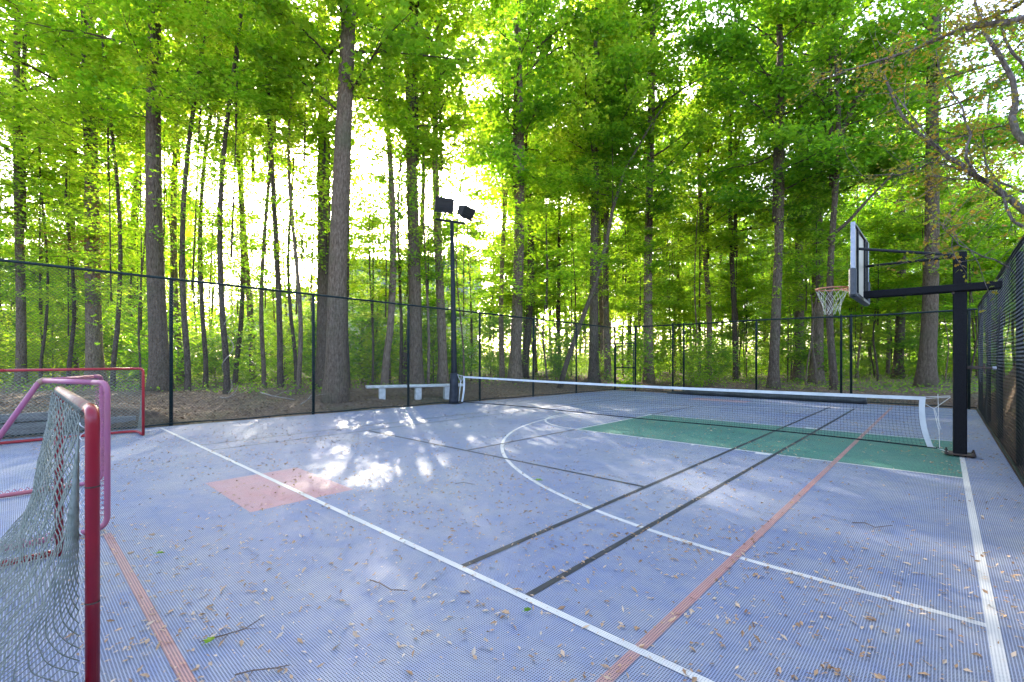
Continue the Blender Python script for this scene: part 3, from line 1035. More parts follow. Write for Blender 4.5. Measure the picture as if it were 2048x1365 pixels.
# pink goal behind it, without a net
pa, pb = Vector((-5.02, 0.54, 0)), Vector((-6.95, 0.70, 0))
pm = (pa + pb) / 2
g2 = empty('hockey_goal', pm, 'faded pink hockey goal frame without netting between the two red goals', 'goal')
PH = 1.215
apex = Vector((-5.9, 0.2, PH)) - pm
for q in (pa - pm, pb - pm):
    pst = MB().tube(bend([(q.x, q.y - 0.22, 0.03), (q.x, q.y, 0.03), (q.x, q.y, PH), tuple(Vector((q.x, q.y, PH)).lerp(apex, 0.2))], 0.12, 8), 0.0215, 14).build('post', M['pink'], g2, True)
    MB().tube([Vector((q.x, q.y, PH)).lerp(apex, 0.2), Vector((q.x, q.y, PH)).lerp(apex, 0.97)], 0.0212, 14).build('top_bar', M['pink'], g2, True)
    MB().tube([(q.x, q.y - 0.22, 0.03), (q.x, q.y - 1.0, 0.03)], 0.0212, 14).build('base_bar', M['pink_red' if q.x < 0 else 'pink'], g2, True)
    lcm = MB()
    lacing(lcm, (q.x, q.y, 0.12), (q.x, q.y, PH - 0.06), (-0.004, -0.036, 0), 26, 0.016, 0.003)
    lacing(lcm, (q.x, q.y - 0.2, 0.03), (q.x, q.y - 0.95, 0.03), (-0.02, 0, 0.03), 16, 0.014, 0.003)
    lcm.build('lacing', M['pink'], pst, True)
qa, qb = pa - pm, pb - pm
MB().tube([apex + Vector((0, 0.05, 0.0)), apex, apex + Vector((0, -0.03, -0.02))], [0.027, 0.029, 0.027], 14).build('corner_joint', M['red_top'], g2, True)
MB().tube(bend([apex, apex + Vector((0, -0.03, -0.02)), (apex.x, apex.y - 0.63, 0.04)], 0.05), 0.0212, 14).build('rear_strut', M['pink'], g2, True)
MB().tube([(qa.x, qa.y - 1.0, 0.03), (qb.x, qb.y - 1.0, 0.03)], 0.0255, 14).build('rear_base_bar', M['pink_red'], g2, True)

# far red goal against the left fence
g3 = empty('hockey_goal', (-10.64, 0.72, 0), 'red hockey goal standing against the left fence by the timber wall', 'goal')
hw = 0.92
H3 = 1.225
for s in (-1, 1):
    MB().tube(bend([(0, s * hw, 0.02), (0, s * hw, H3), (0, s * (hw - 0.15), H3)], 0.07, 6), 0.0225, 12).build('post', M['red_far'], g3, True)
MB().tube([(0, -hw + 0.15, H3), (0, hw - 0.15, H3)], 0.022, 12).build('crossbar', M['red_far'], g3, True)
MB().tube(bend([(0, hw, 0.03), (-0.62, hw, 0.03), (-0.62, -hw, 0.03), (0, -hw, 0.03)], 0.2), 0.024, 10).build('base_frame', M['red_far'], g3, True)
tab3 = [(0, -0.03, H3 - 0.02), (0.4, -0.16, 0.78), (0.75, -0.38, 0.32), (1.0, -0.62, 0.05)]


def bp3(u, v):
    x, z = profile(tab3, v)
    return Vector((x - 0.05 * math.sin(math.pi * u) * math.sin(math.pi * v), lerp(-hw, hw, u), z - 0.03 * math.sin(math.pi * u) * math.sin(math.pi * v)))


def sp3(s):
    def S(u, v):
        x0, z0 = profile(tab3, v)
        return Vector((lerp(-0.03, x0, u), s * hw, lerp(lerp(H3 - 0.05, 0.04, v), z0, u)))
    return S


surf_net('goal_net', bp3, 56, 44, 0.0024, g3, M['cord_grey'])
surf_net('side_net', sp3(1), 16, 40, 0.0024, g3, M['cord_grey'])
surf_net('side_net', sp3(-1), 16, 40, 0.0024, g3, M['cord_grey'])


# ------------------------------------------------------------------ houses beyond the wood
def house(name, c, yaw, wd, dp, eave, ridge, label, wall_m, wins):
    h = empty(name, (c[0], c[1], gz(c[0], c[1])), label, 'house', None, yaw)
    wl_ = MB()
    wl_.box((0, 0, eave / 2), (wd, dp, eave))
    k = 0.0
    nb = int(eave / 0.2)
    for i in range(nb):                                        # lap siding
        wl_.box((0, -dp / 2 - 0.008, 0.2 * i + 0.1), (wd + 0.03, 0.012, 0.17))
    wl_.add([(-wd / 2, -dp / 2, eave), (-wd / 2, dp / 2, eave), (-wd / 2, 0, ridge - 0.2)], [(0, 1, 2)])
    wl_.add([(wd / 2, -dp / 2, eave), (wd / 2, dp / 2, eave), (wd / 2, 0, ridge - 0.2)], [(2, 1, 0)])
    wl_.build('wall', wall_m, h)
    e_ = 0.5
    sl_ = (ridge - eave) / (dp / 2)
    rf_ = MB()
    for s in (-1, 1):
        y1, z1 = s * (dp / 2 + e_), eave - sl_ * e_ + 0.05
        rf_.add([(-wd / 2 - e_, y1, z1), (wd / 2 + e_, y1, z1), (wd / 2 + e_, 0, ridge), (-wd / 2 - e_, 0, ridge),
                 (-wd / 2 - e_, y1, z1 - 0.15), (wd / 2 + e_, y1, z1 - 0.15), (wd / 2 + e_, 0, ridge - 0.15), (-wd / 2 - e_, 0, ridge - 0.15)],
                [(0, 1, 2, 3), (7, 6, 5, 4), (0, 4, 5, 1), (1, 5, 6, 2), (3, 7, 4, 0)])
    ro_ = rf_.build('roof', M['roof'], h)
    MB().box((wd * 0.3, 1.0, ridge + 0.4), (0.8, 0.8, 2.0), 0, 0.02).build('chimney', M['rust'], ro_)
    MB().box((0, -dp / 2 - e_ - 0.02, eave - sl_ * e_ - 0.0), (wd + 1.0, 0.08, 0.2)).build('fascia', M['trim'], h)
    for x, z, ww, hh in wins:
        wf = MB()
        for zz in (-hh / 2, hh / 2):
            wf.box((0, 0, zz), (ww + 0.16, 0.1, 0.1))
        for xx in (-ww / 2, 0, ww / 2):
            wf.box((xx, 0, 0), (0.08, 0.09, hh))
        wfo = wf.build('window', M['trim'], h)
        wfo.location = (x, -dp / 2 - 0.06, z)
        MB().box((0, 0.01, 0), (ww, 0.03, hh)).build('pane', M['pane'], wfo)
    return h


hc = P(830, 716, 50)
house('house', (hc.x, hc.y), yaw0 + 0.12, 13, 9, 7.6, 11.6, 'large cream sided house seen through trunks behind the bench', M['siding'],
      [(-4.5, 2.0, 1.1, 1.5), (-1.2, 2.0, 1.1, 1.5), (2.2, 2.0, 1.6, 1.5), (-4.5, 5.3, 1.1, 1.5), (0, 5.3, 1.1, 1.5), (4, 5.3, 1.1, 1.5)])
hc = P(570, 716, 62)
house('house', (hc.x, hc.y), yaw0 - 0.5, 9, 8, 5.0, 8.9, 'grey roofed house far off, left of the twin thick trunks', M['siding'],
      [(-2.5, 1.8, 1.1, 1.4), (1.5, 1.8, 1.1, 1.4)])


# ------------------------------------------------------------------ foliage
def leaf_mesh(name, C, L, Wd, material, tilt=0.6, up=1.0, rng=RNG, lobed=False):
    """one small folded leaf per row of C"""
    N = len(C)
    az = rng.uniform(0, 2 * np.pi, N)
    nrm = np.stack([rng.normal(0, tilt, N), rng.normal(0, tilt, N), np.full(N, up)], 1)
    nrm /= np.linalg.norm(nrm, axis=1, keepdims=True)
    d = np.stack([np.cos(az), np.sin(az), rng.normal(-0.25, 0.25, N)], 1)
    d -= nrm * (d * nrm).sum(1, keepdims=True)
    d /= np.linalg.norm(d, axis=1, keepdims=True)
    s = np.cross(nrm, d)
    ln = (L * rng.uniform(0.5, 1.35, N))[:, None]
    wd = (Wd * rng.uniform(0.7, 1.2, N))[:, None]
    fold = rng.uniform(0.0, 0.25, N)[:, None] * wd
    if not lobed:
        v = [C - d * ln * 0.5, C + s * wd * 0.5 + nrm * fold - d * ln * 0.08, C + d * ln * 0.5 - nrm * fold * 0.5, C - s * wd * 0.5 + nrm * fold - d * ln * 0.08]
        V = np.stack(v, 1).reshape(-1, 3)
        Fc = np.arange(4 * N).reshape(N, 4)
        return np_mesh(name, V, Fc, material)
    prof = [(-0.5, 0.0), (-0.28, 0.5), (-0.05, 0.2), (0.16, 0.46), (0.2, 0.16), (0.5, 0.0), (0.2, -0.16), (0.16, -0.46), (-0.05, -0.2), (-0.28, -0.5)]
    v = [C + d * ln * a + s * wd * b_ + nrm * fold * abs(b_) * 2 for a, b_ in prof]
    V = np.stack(v, 1).reshape(-1, 3)
    return np_mesh(name, V, np.arange(10 * N).reshape(N, 10), material)


def gen_crown(seed, H, Rad, nlimb, nleaf, L, Wd, material, bmat, elev=(0.15, 0.7), shape='dome', spread=0.32, sub=5, ax_r=0.10, droop=0.3, flat=0.5, tilt=0.6, lobed=False):
    """limb mesh and leaf mesh round an axis from z=0 to z=H"""
    rs = random.Random(seed)
    rng = np.random.default_rng(seed)
    st = random.getstate()
    random.seed(seed)
    mb = MB()
    axis = []
    for k in range(9):
        t = k / 8
        axis.append(Vector((0.25 * ax_r * 4 * math.sin(t * 5 + seed) * t, 0.25 * ax_r * 4 * math.sin(t * 4 + seed * 2) * t, H * t)))
    mb.tube(axis, [ax_r * (1 - 0.88 * k / 8) for k in range(9)], 7)
    pts, wts = [], []
    for i in range(nlimb):
        t = (i + rs.uniform(0.1, 0.9)) / nlimb
        t = 0.02 + 0.94 * t
        if shape == 'dome':
            ln = Rad * (0.55 + 0.75 * math.sin(math.pi * min(1, t * 0.85 + 0.12))) * rs.uniform(0.65, 1.1)
            ln *= 1 - 0.55 * max(0, t - 0.6) / 0.4
        elif shape == 'layer':
            ln = Rad * (1.05 - 0.75 * t) * rs.uniform(0.6, 1.15)
        else:
            ln = Rad * (0.5 + 0.5 * math.sin(math.pi * t)) * rs.uniform(0.6, 1.1)
        az = i * 2.39996 + rs.uniform(-0.5, 0.5)
        el = rs.uniform(*elev)
        b0 = axis[0].lerp(axis[-1], t)
        j = min(7, int(t * 8))
        b0 = axis[j].lerp(axis[j + 1], t * 8 - j)
        dirv = Vector((math.cos(az) * math.cos(el), math.sin(az) * math.cos(el), math.sin(el)))
        lp_, p = [b0.copy()], b0.copy()
        nseg = 6
        for k in range(nseg):
            dirv = (dirv + Vector((rs.uniform(-.22, .22), rs.uniform(-.22, .22), rs.uniform(-.14, .2) - droop * 0.12 * k * 0.4))).normalized()
            p = p + dirv * (ln / nseg)
            lp_.append(p.copy())
        r0 = max(0.008, ax_r * 0.42 * (ln / Rad) * (1 - 0.5 * t))
        mb.tube(lp_, [r0 * (1 - 0.85 * k / nseg) for k in range(nseg + 1)], 5, 0, False)
        for k in range(1, nseg + 1):
            pts.append(lp_[k]); wts.append(0.6 if k < 3 else 1.2)
        for q in range(sub):
            k = rs.randint(1, nseg - 1)
            s0 = lp_[k]
            base = (lp_[k + 1] - lp_[k]).normalized()
            sd = (base + Vector((rs.uniform(-1, 1), rs.uniform(-1, 1), rs.uniform(-.45, .55))) * 0.9).normalized()
            sl_ = ln * rs.uniform(0.2, 0.45)
            sp_, p2 = [s0.copy()], s0.copy()
            for m_ in range(3):
                sd = (sd + Vector((rs.uniform(-.25, .25), rs.uniform(-.25, .25), rs.uniform(-.2, .15)))).normalized()
                p2 = p2 + sd * sl_ / 3
                sp_.append(p2.copy())
                pts.append(p2.copy()); wts.append(1.3)
            rr = r0 * 0.4 * (1 - k / nseg) + 0.004
            mb.tube(sp_, [rr, rr * 0.8, rr * 0.55, rr * 0.25], 4, 0, False)
    random.setstate(st)
    Pt = np.array([tuple(p) for p in pts])
    wt = np.array(wts) * rng.uniform(0.25, 1.7, len(wts))
    idx = rng.choice(len(Pt), nleaf, p=wt / wt.sum())
    C = Pt[idx] + rng.normal(0, 1, (nleaf, 3)) * np.array([spread, spread, spread * flat])
    return mb.mesh('limbs', bmat, True), leaf_mesh('leaves', C, L, Wd, material, tilt, 1.0, rng, lobed)


def trunk_mesh(H, r, seed, material, nn=10, flare=1.35, curve=0.0, n=16, path=None, toprad=0.45):
    st = random.getstate()
    random.seed(seed)
    pts, rad = [], []
    ph = random.uniform(0, 6)
    for k in range(n + 1):
        t = (k / n) ** 1.5
        z = H * t
        if path:
            x, y = path(z)
        else:
            x = curve * (math.sin(t * 6 + ph) - math.sin(ph)) * min(1, z / 2)
            y = curve * (math.sin(t * 5 + ph * 2) - math.sin(ph * 2)) * min(1, z / 2)
        pts.append((x, y, z - (0.25 if k == 0 else 0)))
        rad.append(r * (1 - (1 - toprad) * t) * (1 + (flare - 1) * math.exp(-z / (r * 1.6 + 0.05))))
    m = MB().tube(pts, rad, nn, 0.014)
    random.setstate(st)
    return m


# crowns, built once each and shared by the trees
CR = {}
CR['canopy'] = [gen_crown(11 + i, 13, 3.9, 26, 11000, 0.27, 0.19, M['leaf_mid'], M['bark_dark'], (0.05, 0.75), 'dome', 0.36, 7, 0.13, lobed=True) for i in range(3)]
CR['canopy_yel'] = [gen_crown(31 + i, 12, 3.6, 26, 10500, 0.25, 0.175, M['leaf_yel'], M['bark_dark'], (-0.05, 0.6), 'dome', 0.36, 7, 0.12, lobed=True) for i in range(2)]
CR['canopy_deep'] = [gen_crown(41 + i, 13, 3.9, 28, 12000, 0.26, 0.18, M['leaf_deep'], M['bark_dark'], (-0.1, 0.6), 'dome', 0.36, 7, 0.13, lobed=True) for i in range(2)]
CR['under'] = [gen_crown(51 + i, 6.0, 2.3, 20, 5600, 0.165, 0.115, M['leaf_mid'], M['bark_dark'], (-0.05, 0.4), 'layer', 0.26, 5, 0.035, 0.3, 0.25, 0.4, lobed=True) for i in range(2)]
CR['under_yel'] = [gen_crown(61 + i, 6.0, 2.4, 20, 4300, 0.16, 0.11, M['leaf_yel'], M['bark_dark'], (-0.05, 0.45), 'layer', 0.26, 5, 0.035, 0.3, 0.25, 0.4, lobed=True) for i in range(2)]
CR['under_deep'] = [gen_crown(71 + i, 6.0, 2.4, 22, 6400, 0.165, 0.11, M['leaf_deep'], M['bark_dark'], (-0.1, 0.4), 'layer', 0.26, 5, 0.035, 0.3, 0.25, 0.4, lobed=True) for i in range(2)]
CR['shrub_yel'] = [gen_crown(81 + i, 1.7, 1.25, 20, 1700, 0.135, 0.09, M['leaf_yel'], M['twig'], (0.1, 0.9), 'ball', 0.2, 5, 0.02, 0.2, 0.8, lobed=True) for i in range(2)]
CR['shrub_mid'] = [gen_crown(91 + i, 1.7, 1.25, 20, 1700, 0.135, 0.08, M['leaf_mid'], M['twig'], (0.1, 0.9), 'ball', 0.2, 5, 0.02, 0.2, 0.8, lobed=True) for i in range(2)]
CR['shrub_deep'] = [gen_crown(101 + i, 1.9, 1.25, 20, 2100, 0.135, 0.08, M['leaf_deep'], M['twig'], (0.0, 0.8), 'ball', 0.2, 5, 0.02, 0.2, 0.8, lobed=True) for i in range(2)]
CR['far'] = [gen_crown(111 + i, 14, 3.4, 22, 7000, 0.30, 0.21, M['leaf_mid'], M['bark_dark'], (0.0, 0.7), 'dome', 0.5, 5, 0.1) for i in range(2)]
CR['far_deep'] = [gen_crown(121 + i, 15, 3.6, 24, 8500, 0.30, 0.21, M['leaf_deep'], M['bark_dark'], (-0.1, 0.6), 'dome', 0.5, 5, 0.1) for i in range(2)]
CR['far_yel'] = [gen_crown(131 + i, 13, 3.4, 22, 6500, 0.28, 0.2, M['leaf_yel'], M['bark_dark'], (-0.05, 0.6), 'dome', 0.5, 5, 0.1) for i in range(2)]
CR['far_under'] = [gen_crown(141 + i, 7.0, 2.9, 20, 6000, 0.2, 0.14, (M['leaf_mid'], M['leaf_yel'])[i], M['bark_dark'], (0, 0.5), 'layer', 0.36, 5, 0.04, 0.3, 0.35) for i in range(2)]


CR['twiggy'] = [gen_crown(161 + i, 8.5, 2.3, 30, 1900, 0.15, 0.105, (M['leaf_mid'], M['leaf_yel'], M['leaf_yel'])[i], M['bark_dark'], (-0.25, 0.8), 'ball', 0.2, 7, 0.03, 0.3, 0.4, 0.5, lobed=True) for i in range(3)]


def add_crown(root, kind, z, sc, zsc, rz, off=(0, 0), var=None):
    lm, fm = CR[kind][random.randrange(len(CR[kind])) if var is None else var]
    lo = link('limbs', lm, root, (off[0], off[1], z))
    fo = link('crown', fm, root, (off[0], off[1], z))
    for o in (lo, fo):
        o.scale = (sc, sc, zsc)
        o.rotation_euler = (0, 0, rz)
    return lo, fo


def hero(px, Z, wpx, lean, H, crown, cz, csc, label, material='bark', curve=0.06, nn=12, zsc=None, group=None, flare=1.35, var=None):
    """tree whose trunk is seen at photo column px, Z metres off; lean = sideways px shift of the trunk per 100 px of height"""
    x, y = c2w((px - CX) / F * Z, Z)
    z = gz(x, y)
    r = wpx / F * Z / 2 / math.sqrt(1 + ((px - CX) / F) ** 2)
    root = empty('tree', (x, y, z - 0.02), label, 'tree', group)
    a = math.atan(lean / 100)
    root.rotation_euler = (-a * 0 + a * AX * -1 * 0, 0, 0)
    ax = Vector((0, 0, 1)) + Vector((AY, AX, 0)) * math.tan(a)
    root.rotation_mode = 'QUATERNION'
    root.rotation_quaternion = Vector((0, 0, 1)).rotation_difference(ax)
    trunk_mesh(H, r, int(px), None, nn, flare, curve).build('trunk', M[material], root, True)
    if crown:
        add_crown(root, crown, cz, csc, zsc or csc, random.uniform(0, 6.28), (0, 0), var)
    if random.random() < 0.75:
        add_crown(root, 'twiggy', random.uniform(2.5, 4.5), random.uniform(0.6, 1.0), random.uniform(0.7, 1.0), random.uniform(0, 6.28))
    return root


T = [
    # px, Z, width, lean, H, crown, crown z, scale, label
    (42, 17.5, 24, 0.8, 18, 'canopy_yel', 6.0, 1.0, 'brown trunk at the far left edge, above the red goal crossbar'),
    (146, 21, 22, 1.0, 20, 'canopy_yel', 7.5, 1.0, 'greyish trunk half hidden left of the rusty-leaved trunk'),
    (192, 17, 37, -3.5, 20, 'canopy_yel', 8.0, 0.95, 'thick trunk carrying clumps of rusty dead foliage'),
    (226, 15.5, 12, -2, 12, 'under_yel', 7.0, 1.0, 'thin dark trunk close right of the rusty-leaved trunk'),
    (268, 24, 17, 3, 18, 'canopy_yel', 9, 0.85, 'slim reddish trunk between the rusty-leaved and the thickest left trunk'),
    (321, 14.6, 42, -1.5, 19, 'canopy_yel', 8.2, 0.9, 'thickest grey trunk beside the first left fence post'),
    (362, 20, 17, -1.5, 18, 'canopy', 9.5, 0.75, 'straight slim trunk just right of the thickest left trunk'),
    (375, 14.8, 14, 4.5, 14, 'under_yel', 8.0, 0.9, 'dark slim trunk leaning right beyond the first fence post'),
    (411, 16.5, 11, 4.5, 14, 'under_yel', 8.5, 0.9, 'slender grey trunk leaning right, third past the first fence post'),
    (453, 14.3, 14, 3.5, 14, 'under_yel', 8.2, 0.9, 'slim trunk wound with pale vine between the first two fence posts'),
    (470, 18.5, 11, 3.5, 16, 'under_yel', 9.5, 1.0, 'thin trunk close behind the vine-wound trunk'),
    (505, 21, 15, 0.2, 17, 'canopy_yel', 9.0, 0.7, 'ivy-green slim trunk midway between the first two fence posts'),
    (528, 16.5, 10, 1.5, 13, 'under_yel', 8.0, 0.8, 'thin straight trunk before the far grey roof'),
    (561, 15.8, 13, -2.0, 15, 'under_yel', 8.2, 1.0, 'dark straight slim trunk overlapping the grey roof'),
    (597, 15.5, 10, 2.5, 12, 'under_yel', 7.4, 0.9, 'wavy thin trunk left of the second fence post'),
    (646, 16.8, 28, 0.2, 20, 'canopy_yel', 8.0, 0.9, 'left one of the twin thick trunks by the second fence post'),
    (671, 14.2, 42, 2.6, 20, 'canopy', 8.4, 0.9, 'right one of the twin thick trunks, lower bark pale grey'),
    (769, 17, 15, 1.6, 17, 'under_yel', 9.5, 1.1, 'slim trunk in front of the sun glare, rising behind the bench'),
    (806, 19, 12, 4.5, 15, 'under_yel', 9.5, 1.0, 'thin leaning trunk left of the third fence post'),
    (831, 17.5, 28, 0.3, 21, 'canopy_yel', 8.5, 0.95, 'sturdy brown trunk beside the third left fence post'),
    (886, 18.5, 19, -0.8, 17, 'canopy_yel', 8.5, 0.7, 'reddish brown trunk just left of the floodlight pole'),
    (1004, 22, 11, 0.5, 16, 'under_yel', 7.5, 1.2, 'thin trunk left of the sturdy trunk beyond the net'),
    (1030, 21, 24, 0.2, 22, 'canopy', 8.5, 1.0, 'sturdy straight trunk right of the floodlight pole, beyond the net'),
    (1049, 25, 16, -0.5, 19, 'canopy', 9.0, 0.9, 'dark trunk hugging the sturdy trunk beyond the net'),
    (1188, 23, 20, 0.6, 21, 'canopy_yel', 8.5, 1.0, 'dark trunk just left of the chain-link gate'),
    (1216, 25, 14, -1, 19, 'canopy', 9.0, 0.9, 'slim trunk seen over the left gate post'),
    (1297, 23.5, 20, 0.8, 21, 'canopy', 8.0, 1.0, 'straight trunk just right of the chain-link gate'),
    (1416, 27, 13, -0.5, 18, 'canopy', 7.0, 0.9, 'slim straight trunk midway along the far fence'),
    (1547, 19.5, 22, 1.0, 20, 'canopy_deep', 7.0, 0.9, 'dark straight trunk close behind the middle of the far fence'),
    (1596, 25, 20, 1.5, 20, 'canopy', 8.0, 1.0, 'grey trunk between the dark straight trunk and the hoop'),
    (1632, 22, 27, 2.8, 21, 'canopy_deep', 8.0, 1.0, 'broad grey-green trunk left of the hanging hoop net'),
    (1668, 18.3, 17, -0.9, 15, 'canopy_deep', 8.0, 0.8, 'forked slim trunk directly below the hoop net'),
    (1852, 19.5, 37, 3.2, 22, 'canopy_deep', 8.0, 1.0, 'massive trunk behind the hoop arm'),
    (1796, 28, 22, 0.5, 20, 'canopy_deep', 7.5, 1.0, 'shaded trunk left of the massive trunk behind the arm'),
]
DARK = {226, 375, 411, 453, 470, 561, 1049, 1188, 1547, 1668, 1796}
HERO = {}
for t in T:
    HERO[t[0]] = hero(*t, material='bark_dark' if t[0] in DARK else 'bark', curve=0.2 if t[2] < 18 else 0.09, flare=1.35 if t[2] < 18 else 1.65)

# rusty dead foliage on the third trunk
rz_ = HERO[192]
C = RNG.normal(0, 1, (900, 3)) * np.array([0.28, 0.28, 0.9]) + np.array([0.25, 0.1, 5.0])
C2 = RNG.normal(0, 1, (500, 3)) * np.array([0.8, 0.6, 0.18]) + np.array([-0.5, -0.5, 5.2])
link('dead_foliage', leaf_mesh('dead_foliage', np.concatenate([C, C2]), 0.13, 0.03, M['leaf_dead'], 0.9), rz_)
# vine on the vine-wound trunk
vn = MB()
r_ = 0.14
vn.tube([(r_ * math.cos(k * 0.45) * (1.15 if k < 30 else 1.0), r_ * math.sin(k * 0.45), 0.05 + k * 0.085) for k in range(60)], 0.013, 5)
vn.build('vine', M['twig_pale'], HERO[453], True)


def leaning_stem(pts, rads, label, crown=None):
    base = pts[0]
    root = empty('tree', base, label, 'tree')
    MB().tube([Vector(p) - base for p in pts], rads, 8).build('trunk', M['bark_dark'], root, True)
    return root


lsp = [P(1118, 765, 20.5), P(1135, 720, 20.5), P(1160, 650, 20.6), P(1190, 570, 20.8), P(1212, 490, 21), P(1225, 420, 21.2), P(1250, 340, 21.5), P(1290, 270, 22), P(1340, 190, 22.5)]
lsp[0].z = gz(lsp[0].x, lsp[0].y) - 0.1
ls = leaning_stem(lsp, [0.13, 0.11, 0.1, 0.095, 0.085, 0.075, 0.06, 0.045, 0.02], 'dark thin stem slanting steeply right, left of the chain-link gate')
lm, fm = CR['under'][0]
for o in (link('limbs', lm, ls, lsp[5] - lsp[0]), link('crown', fm, ls, lsp[5] - lsp[0])):
    o.scale = (0.8, 0.8, 0.9)
# big limb of the forked trunk below the hoop net
fk = HERO[1668]
fkb = Vector(fk.location)
fkm = MB()
p_ = [P(1662, 330, 18.3), P(1680, 270, 18.2), P(1712, 200, 18), P(1755, 140, 17.6), P(1800, 90, 17.2)]
inv = fk.rotation_quaternion.inverted()
fkm.tube([inv @ (q - fkb) for q in p_], [0.15, 0.13, 0.11, 0.08, 0.04], 8)
p_ = [P(1655, 480, 18.3), P(1700, 440, 18.0), P(1740, 395, 17.8), P(1790, 345, 17.5), P(1850, 320, 17.2)]
fkm.tube([inv @ (q - fkb) for q in p_], [0.07, 0.06, 0.045, 0.03, 0.015], 7)
fkm.build('limb', M['bark_dark'], fk, True)

# ---- trees, saplings and shrubs deeper in the wood
HOUSES = [P(830, 716, 50), P(570, 716, 62)]


def place_plant(name, px, Z, cat, label, group, crown, H, r, cz, csc, zsc=None):
    x, y = c2w((px - CX) / F * Z, Z)
    for h in HOUSES:
        if (Vector((x, y)) - Vector((h.x, h.y))).length < 10:
            return None
    root = empty(name, (x, y, gz(x, y) - 0.03), label, cat, group, random.uniform(0, 6.28))
    if r:
        trunk_mesh(H, r, int(px * 7 + Z), None, 7, 1.2, 0.12, 9).build('trunk', M['bark_dark' if random.random() < 0.6 else 'bark'], root, True)
    add_crown(root, crown, cz, csc, zsc or csc, random.uniform(0, 6.28))
    return root


def spread(n, px0, px1, z0, z1, power=0.6):
    out = []
    for i in range(n):
        out.append((px0 + (px1 - px0) * (i + random.random()) / n, z0 + (z1 - z0) * random.random() ** power))
    random.shuffle(out)
    return out


for px, Z in spread(54, 1000, 2300, 25, 80):
    place_plant('tree', px, Z, 'tree', 'slender green tree deep in the wood beyond the far fence', 'trees deep in the wood beyond the far fence',
                random.choice(['far', 'far_deep', 'far', 'far_yel']), random.uniform(16, 21), random.uniform(0.1, 0.24), random.uniform(3.5, 8), random.uniform(0.85, 1.2))
for px, Z in spread(7, -250, 400, 34, 75) + [(905, 70)]:
    place_plant('tree', px, Z, 'tree', 'slender yellow-green tree deep in the wood beyond the left fence', 'trees deep in the wood beyond the left fence',
                random.choice(['far', 'far_yel', 'far_yel']), random.uniform(16, 21), random.uniform(0.1, 0.22), random.uniform(9, 12) if px > 300 else random.uniform(3, 8), random.uniform(0.8, 1.1))
for px, Z in spread(74, 940, 2250, 19.5, 44):
    place_plant('sapling', px, Z, 'sapling', 'leafy green sapling with thin stem beyond the far fence', 'saplings beyond the far fence',
                random.choice(['under', 'under_deep', 'under', 'under_yel']), random.uniform(4, 6), random.uniform(0.03, 0.06), random.uniform(0.6, 4.5), random.uniform(0.8, 1.3))
for px, Z in spread(20, -150, 290, 16, 32):
    place_plant('sapling', px, Z, 'sapling', 'bright yellow-green sapling among the trunks behind the far red goal', 'saplings behind the far red goal',
                'under_yel', random.uniform(4, 6), random.uniform(0.03, 0.05), random.uniform(0.8, 3.5), random.uniform(0.8, 1.2))
for px, Z in spread(16, 470, 880, 19, 44):
    place_plant('sapling', px, Z, 'sapling', 'light green sapling behind the bench, before the cream house', 'saplings behind the bench',
                random.choice(['under', 'under_yel', 'under_yel']), random.uniform(2, 4), random.uniform(0.03, 0.05), random.uniform(0.4, 1.6), random.uniform(0.8, 1.15), 0.8)
for px, Z in spread(30, -180, 640, 17, 30, 0.8):
    place_plant('shrub', px, Z, 'shrub', 'bright yellow-green shrub low among the trunks beyond the left fence', 'shrubs beyond the left fence',
                random.choice(['shrub_yel', 'shrub_yel', 'shrub_mid']), 0, 0, 0, random.uniform(0.9, 1.6))
for px, Z in spread(14, 640, 960, 18, 28, 0.8):
    place_plant('shrub', px, Z, 'shrub', 'dense dark green shrub in the shade behind the bench', 'shrubs behind the bench',
                random.choice(['shrub_deep', 'shrub_yel', 'shrub_mid']), 0, 0, 0, random.uniform(0.8, 1.5))
for px, Z in spread(56, 960, 2200, 20.5, 40, 0.8):
    place_plant('shrub', px, Z, 'shrub', 'green shrub on the wood floor beyond the far fence', 'shrubs beyond the far fence',
                random.choice(['shrub_deep', 'shrub_mid', 'shrub_mid']), 0, 0, 0, random.uniform(0.6, 1.3))

for px, Z in spread(5, 610, 930, 19, 26, 1.0):  # extra saplings, added to shade the near court from the sun
    place_plant('sapling', px, Z, 'sapling', 'light green sapling behind the bench, before the cream house', 'saplings behind the bench',
                random.choice(['under', 'under_yel', 'under']), random.uniform(3, 5), random.uniform(0.03, 0.05), random.uniform(1.6, 3.0), random.uniform(0.85, 1.1), 0.85)
for px, Z in spread(38, -120, 960, 15.5, 34, 0.9):
    place_plant('tree', px, Z, 'tree', 'spindly understorey tree with sparse yellow-green leaves beyond the left fence', 'spindly trees beyond the left fence',
                'twiggy', random.uniform(8, 11), random.uniform(0.035, 0.075), random.uniform(1.5, 4.5), random.uniform(0.8, 1.25))
for px, Z in spread(30, 960, 2250, 20, 36, 0.9):
    place_plant('tree', px, Z, 'tree', 'spindly understorey tree with sparse green leaves beyond the far fence', 'spindly trees beyond the far fence',
                'twiggy', random.uniform(8, 11), random.uniform(0.035, 0.08), random.uniform(1.5, 4.5), random.uniform(0.8, 1.25))
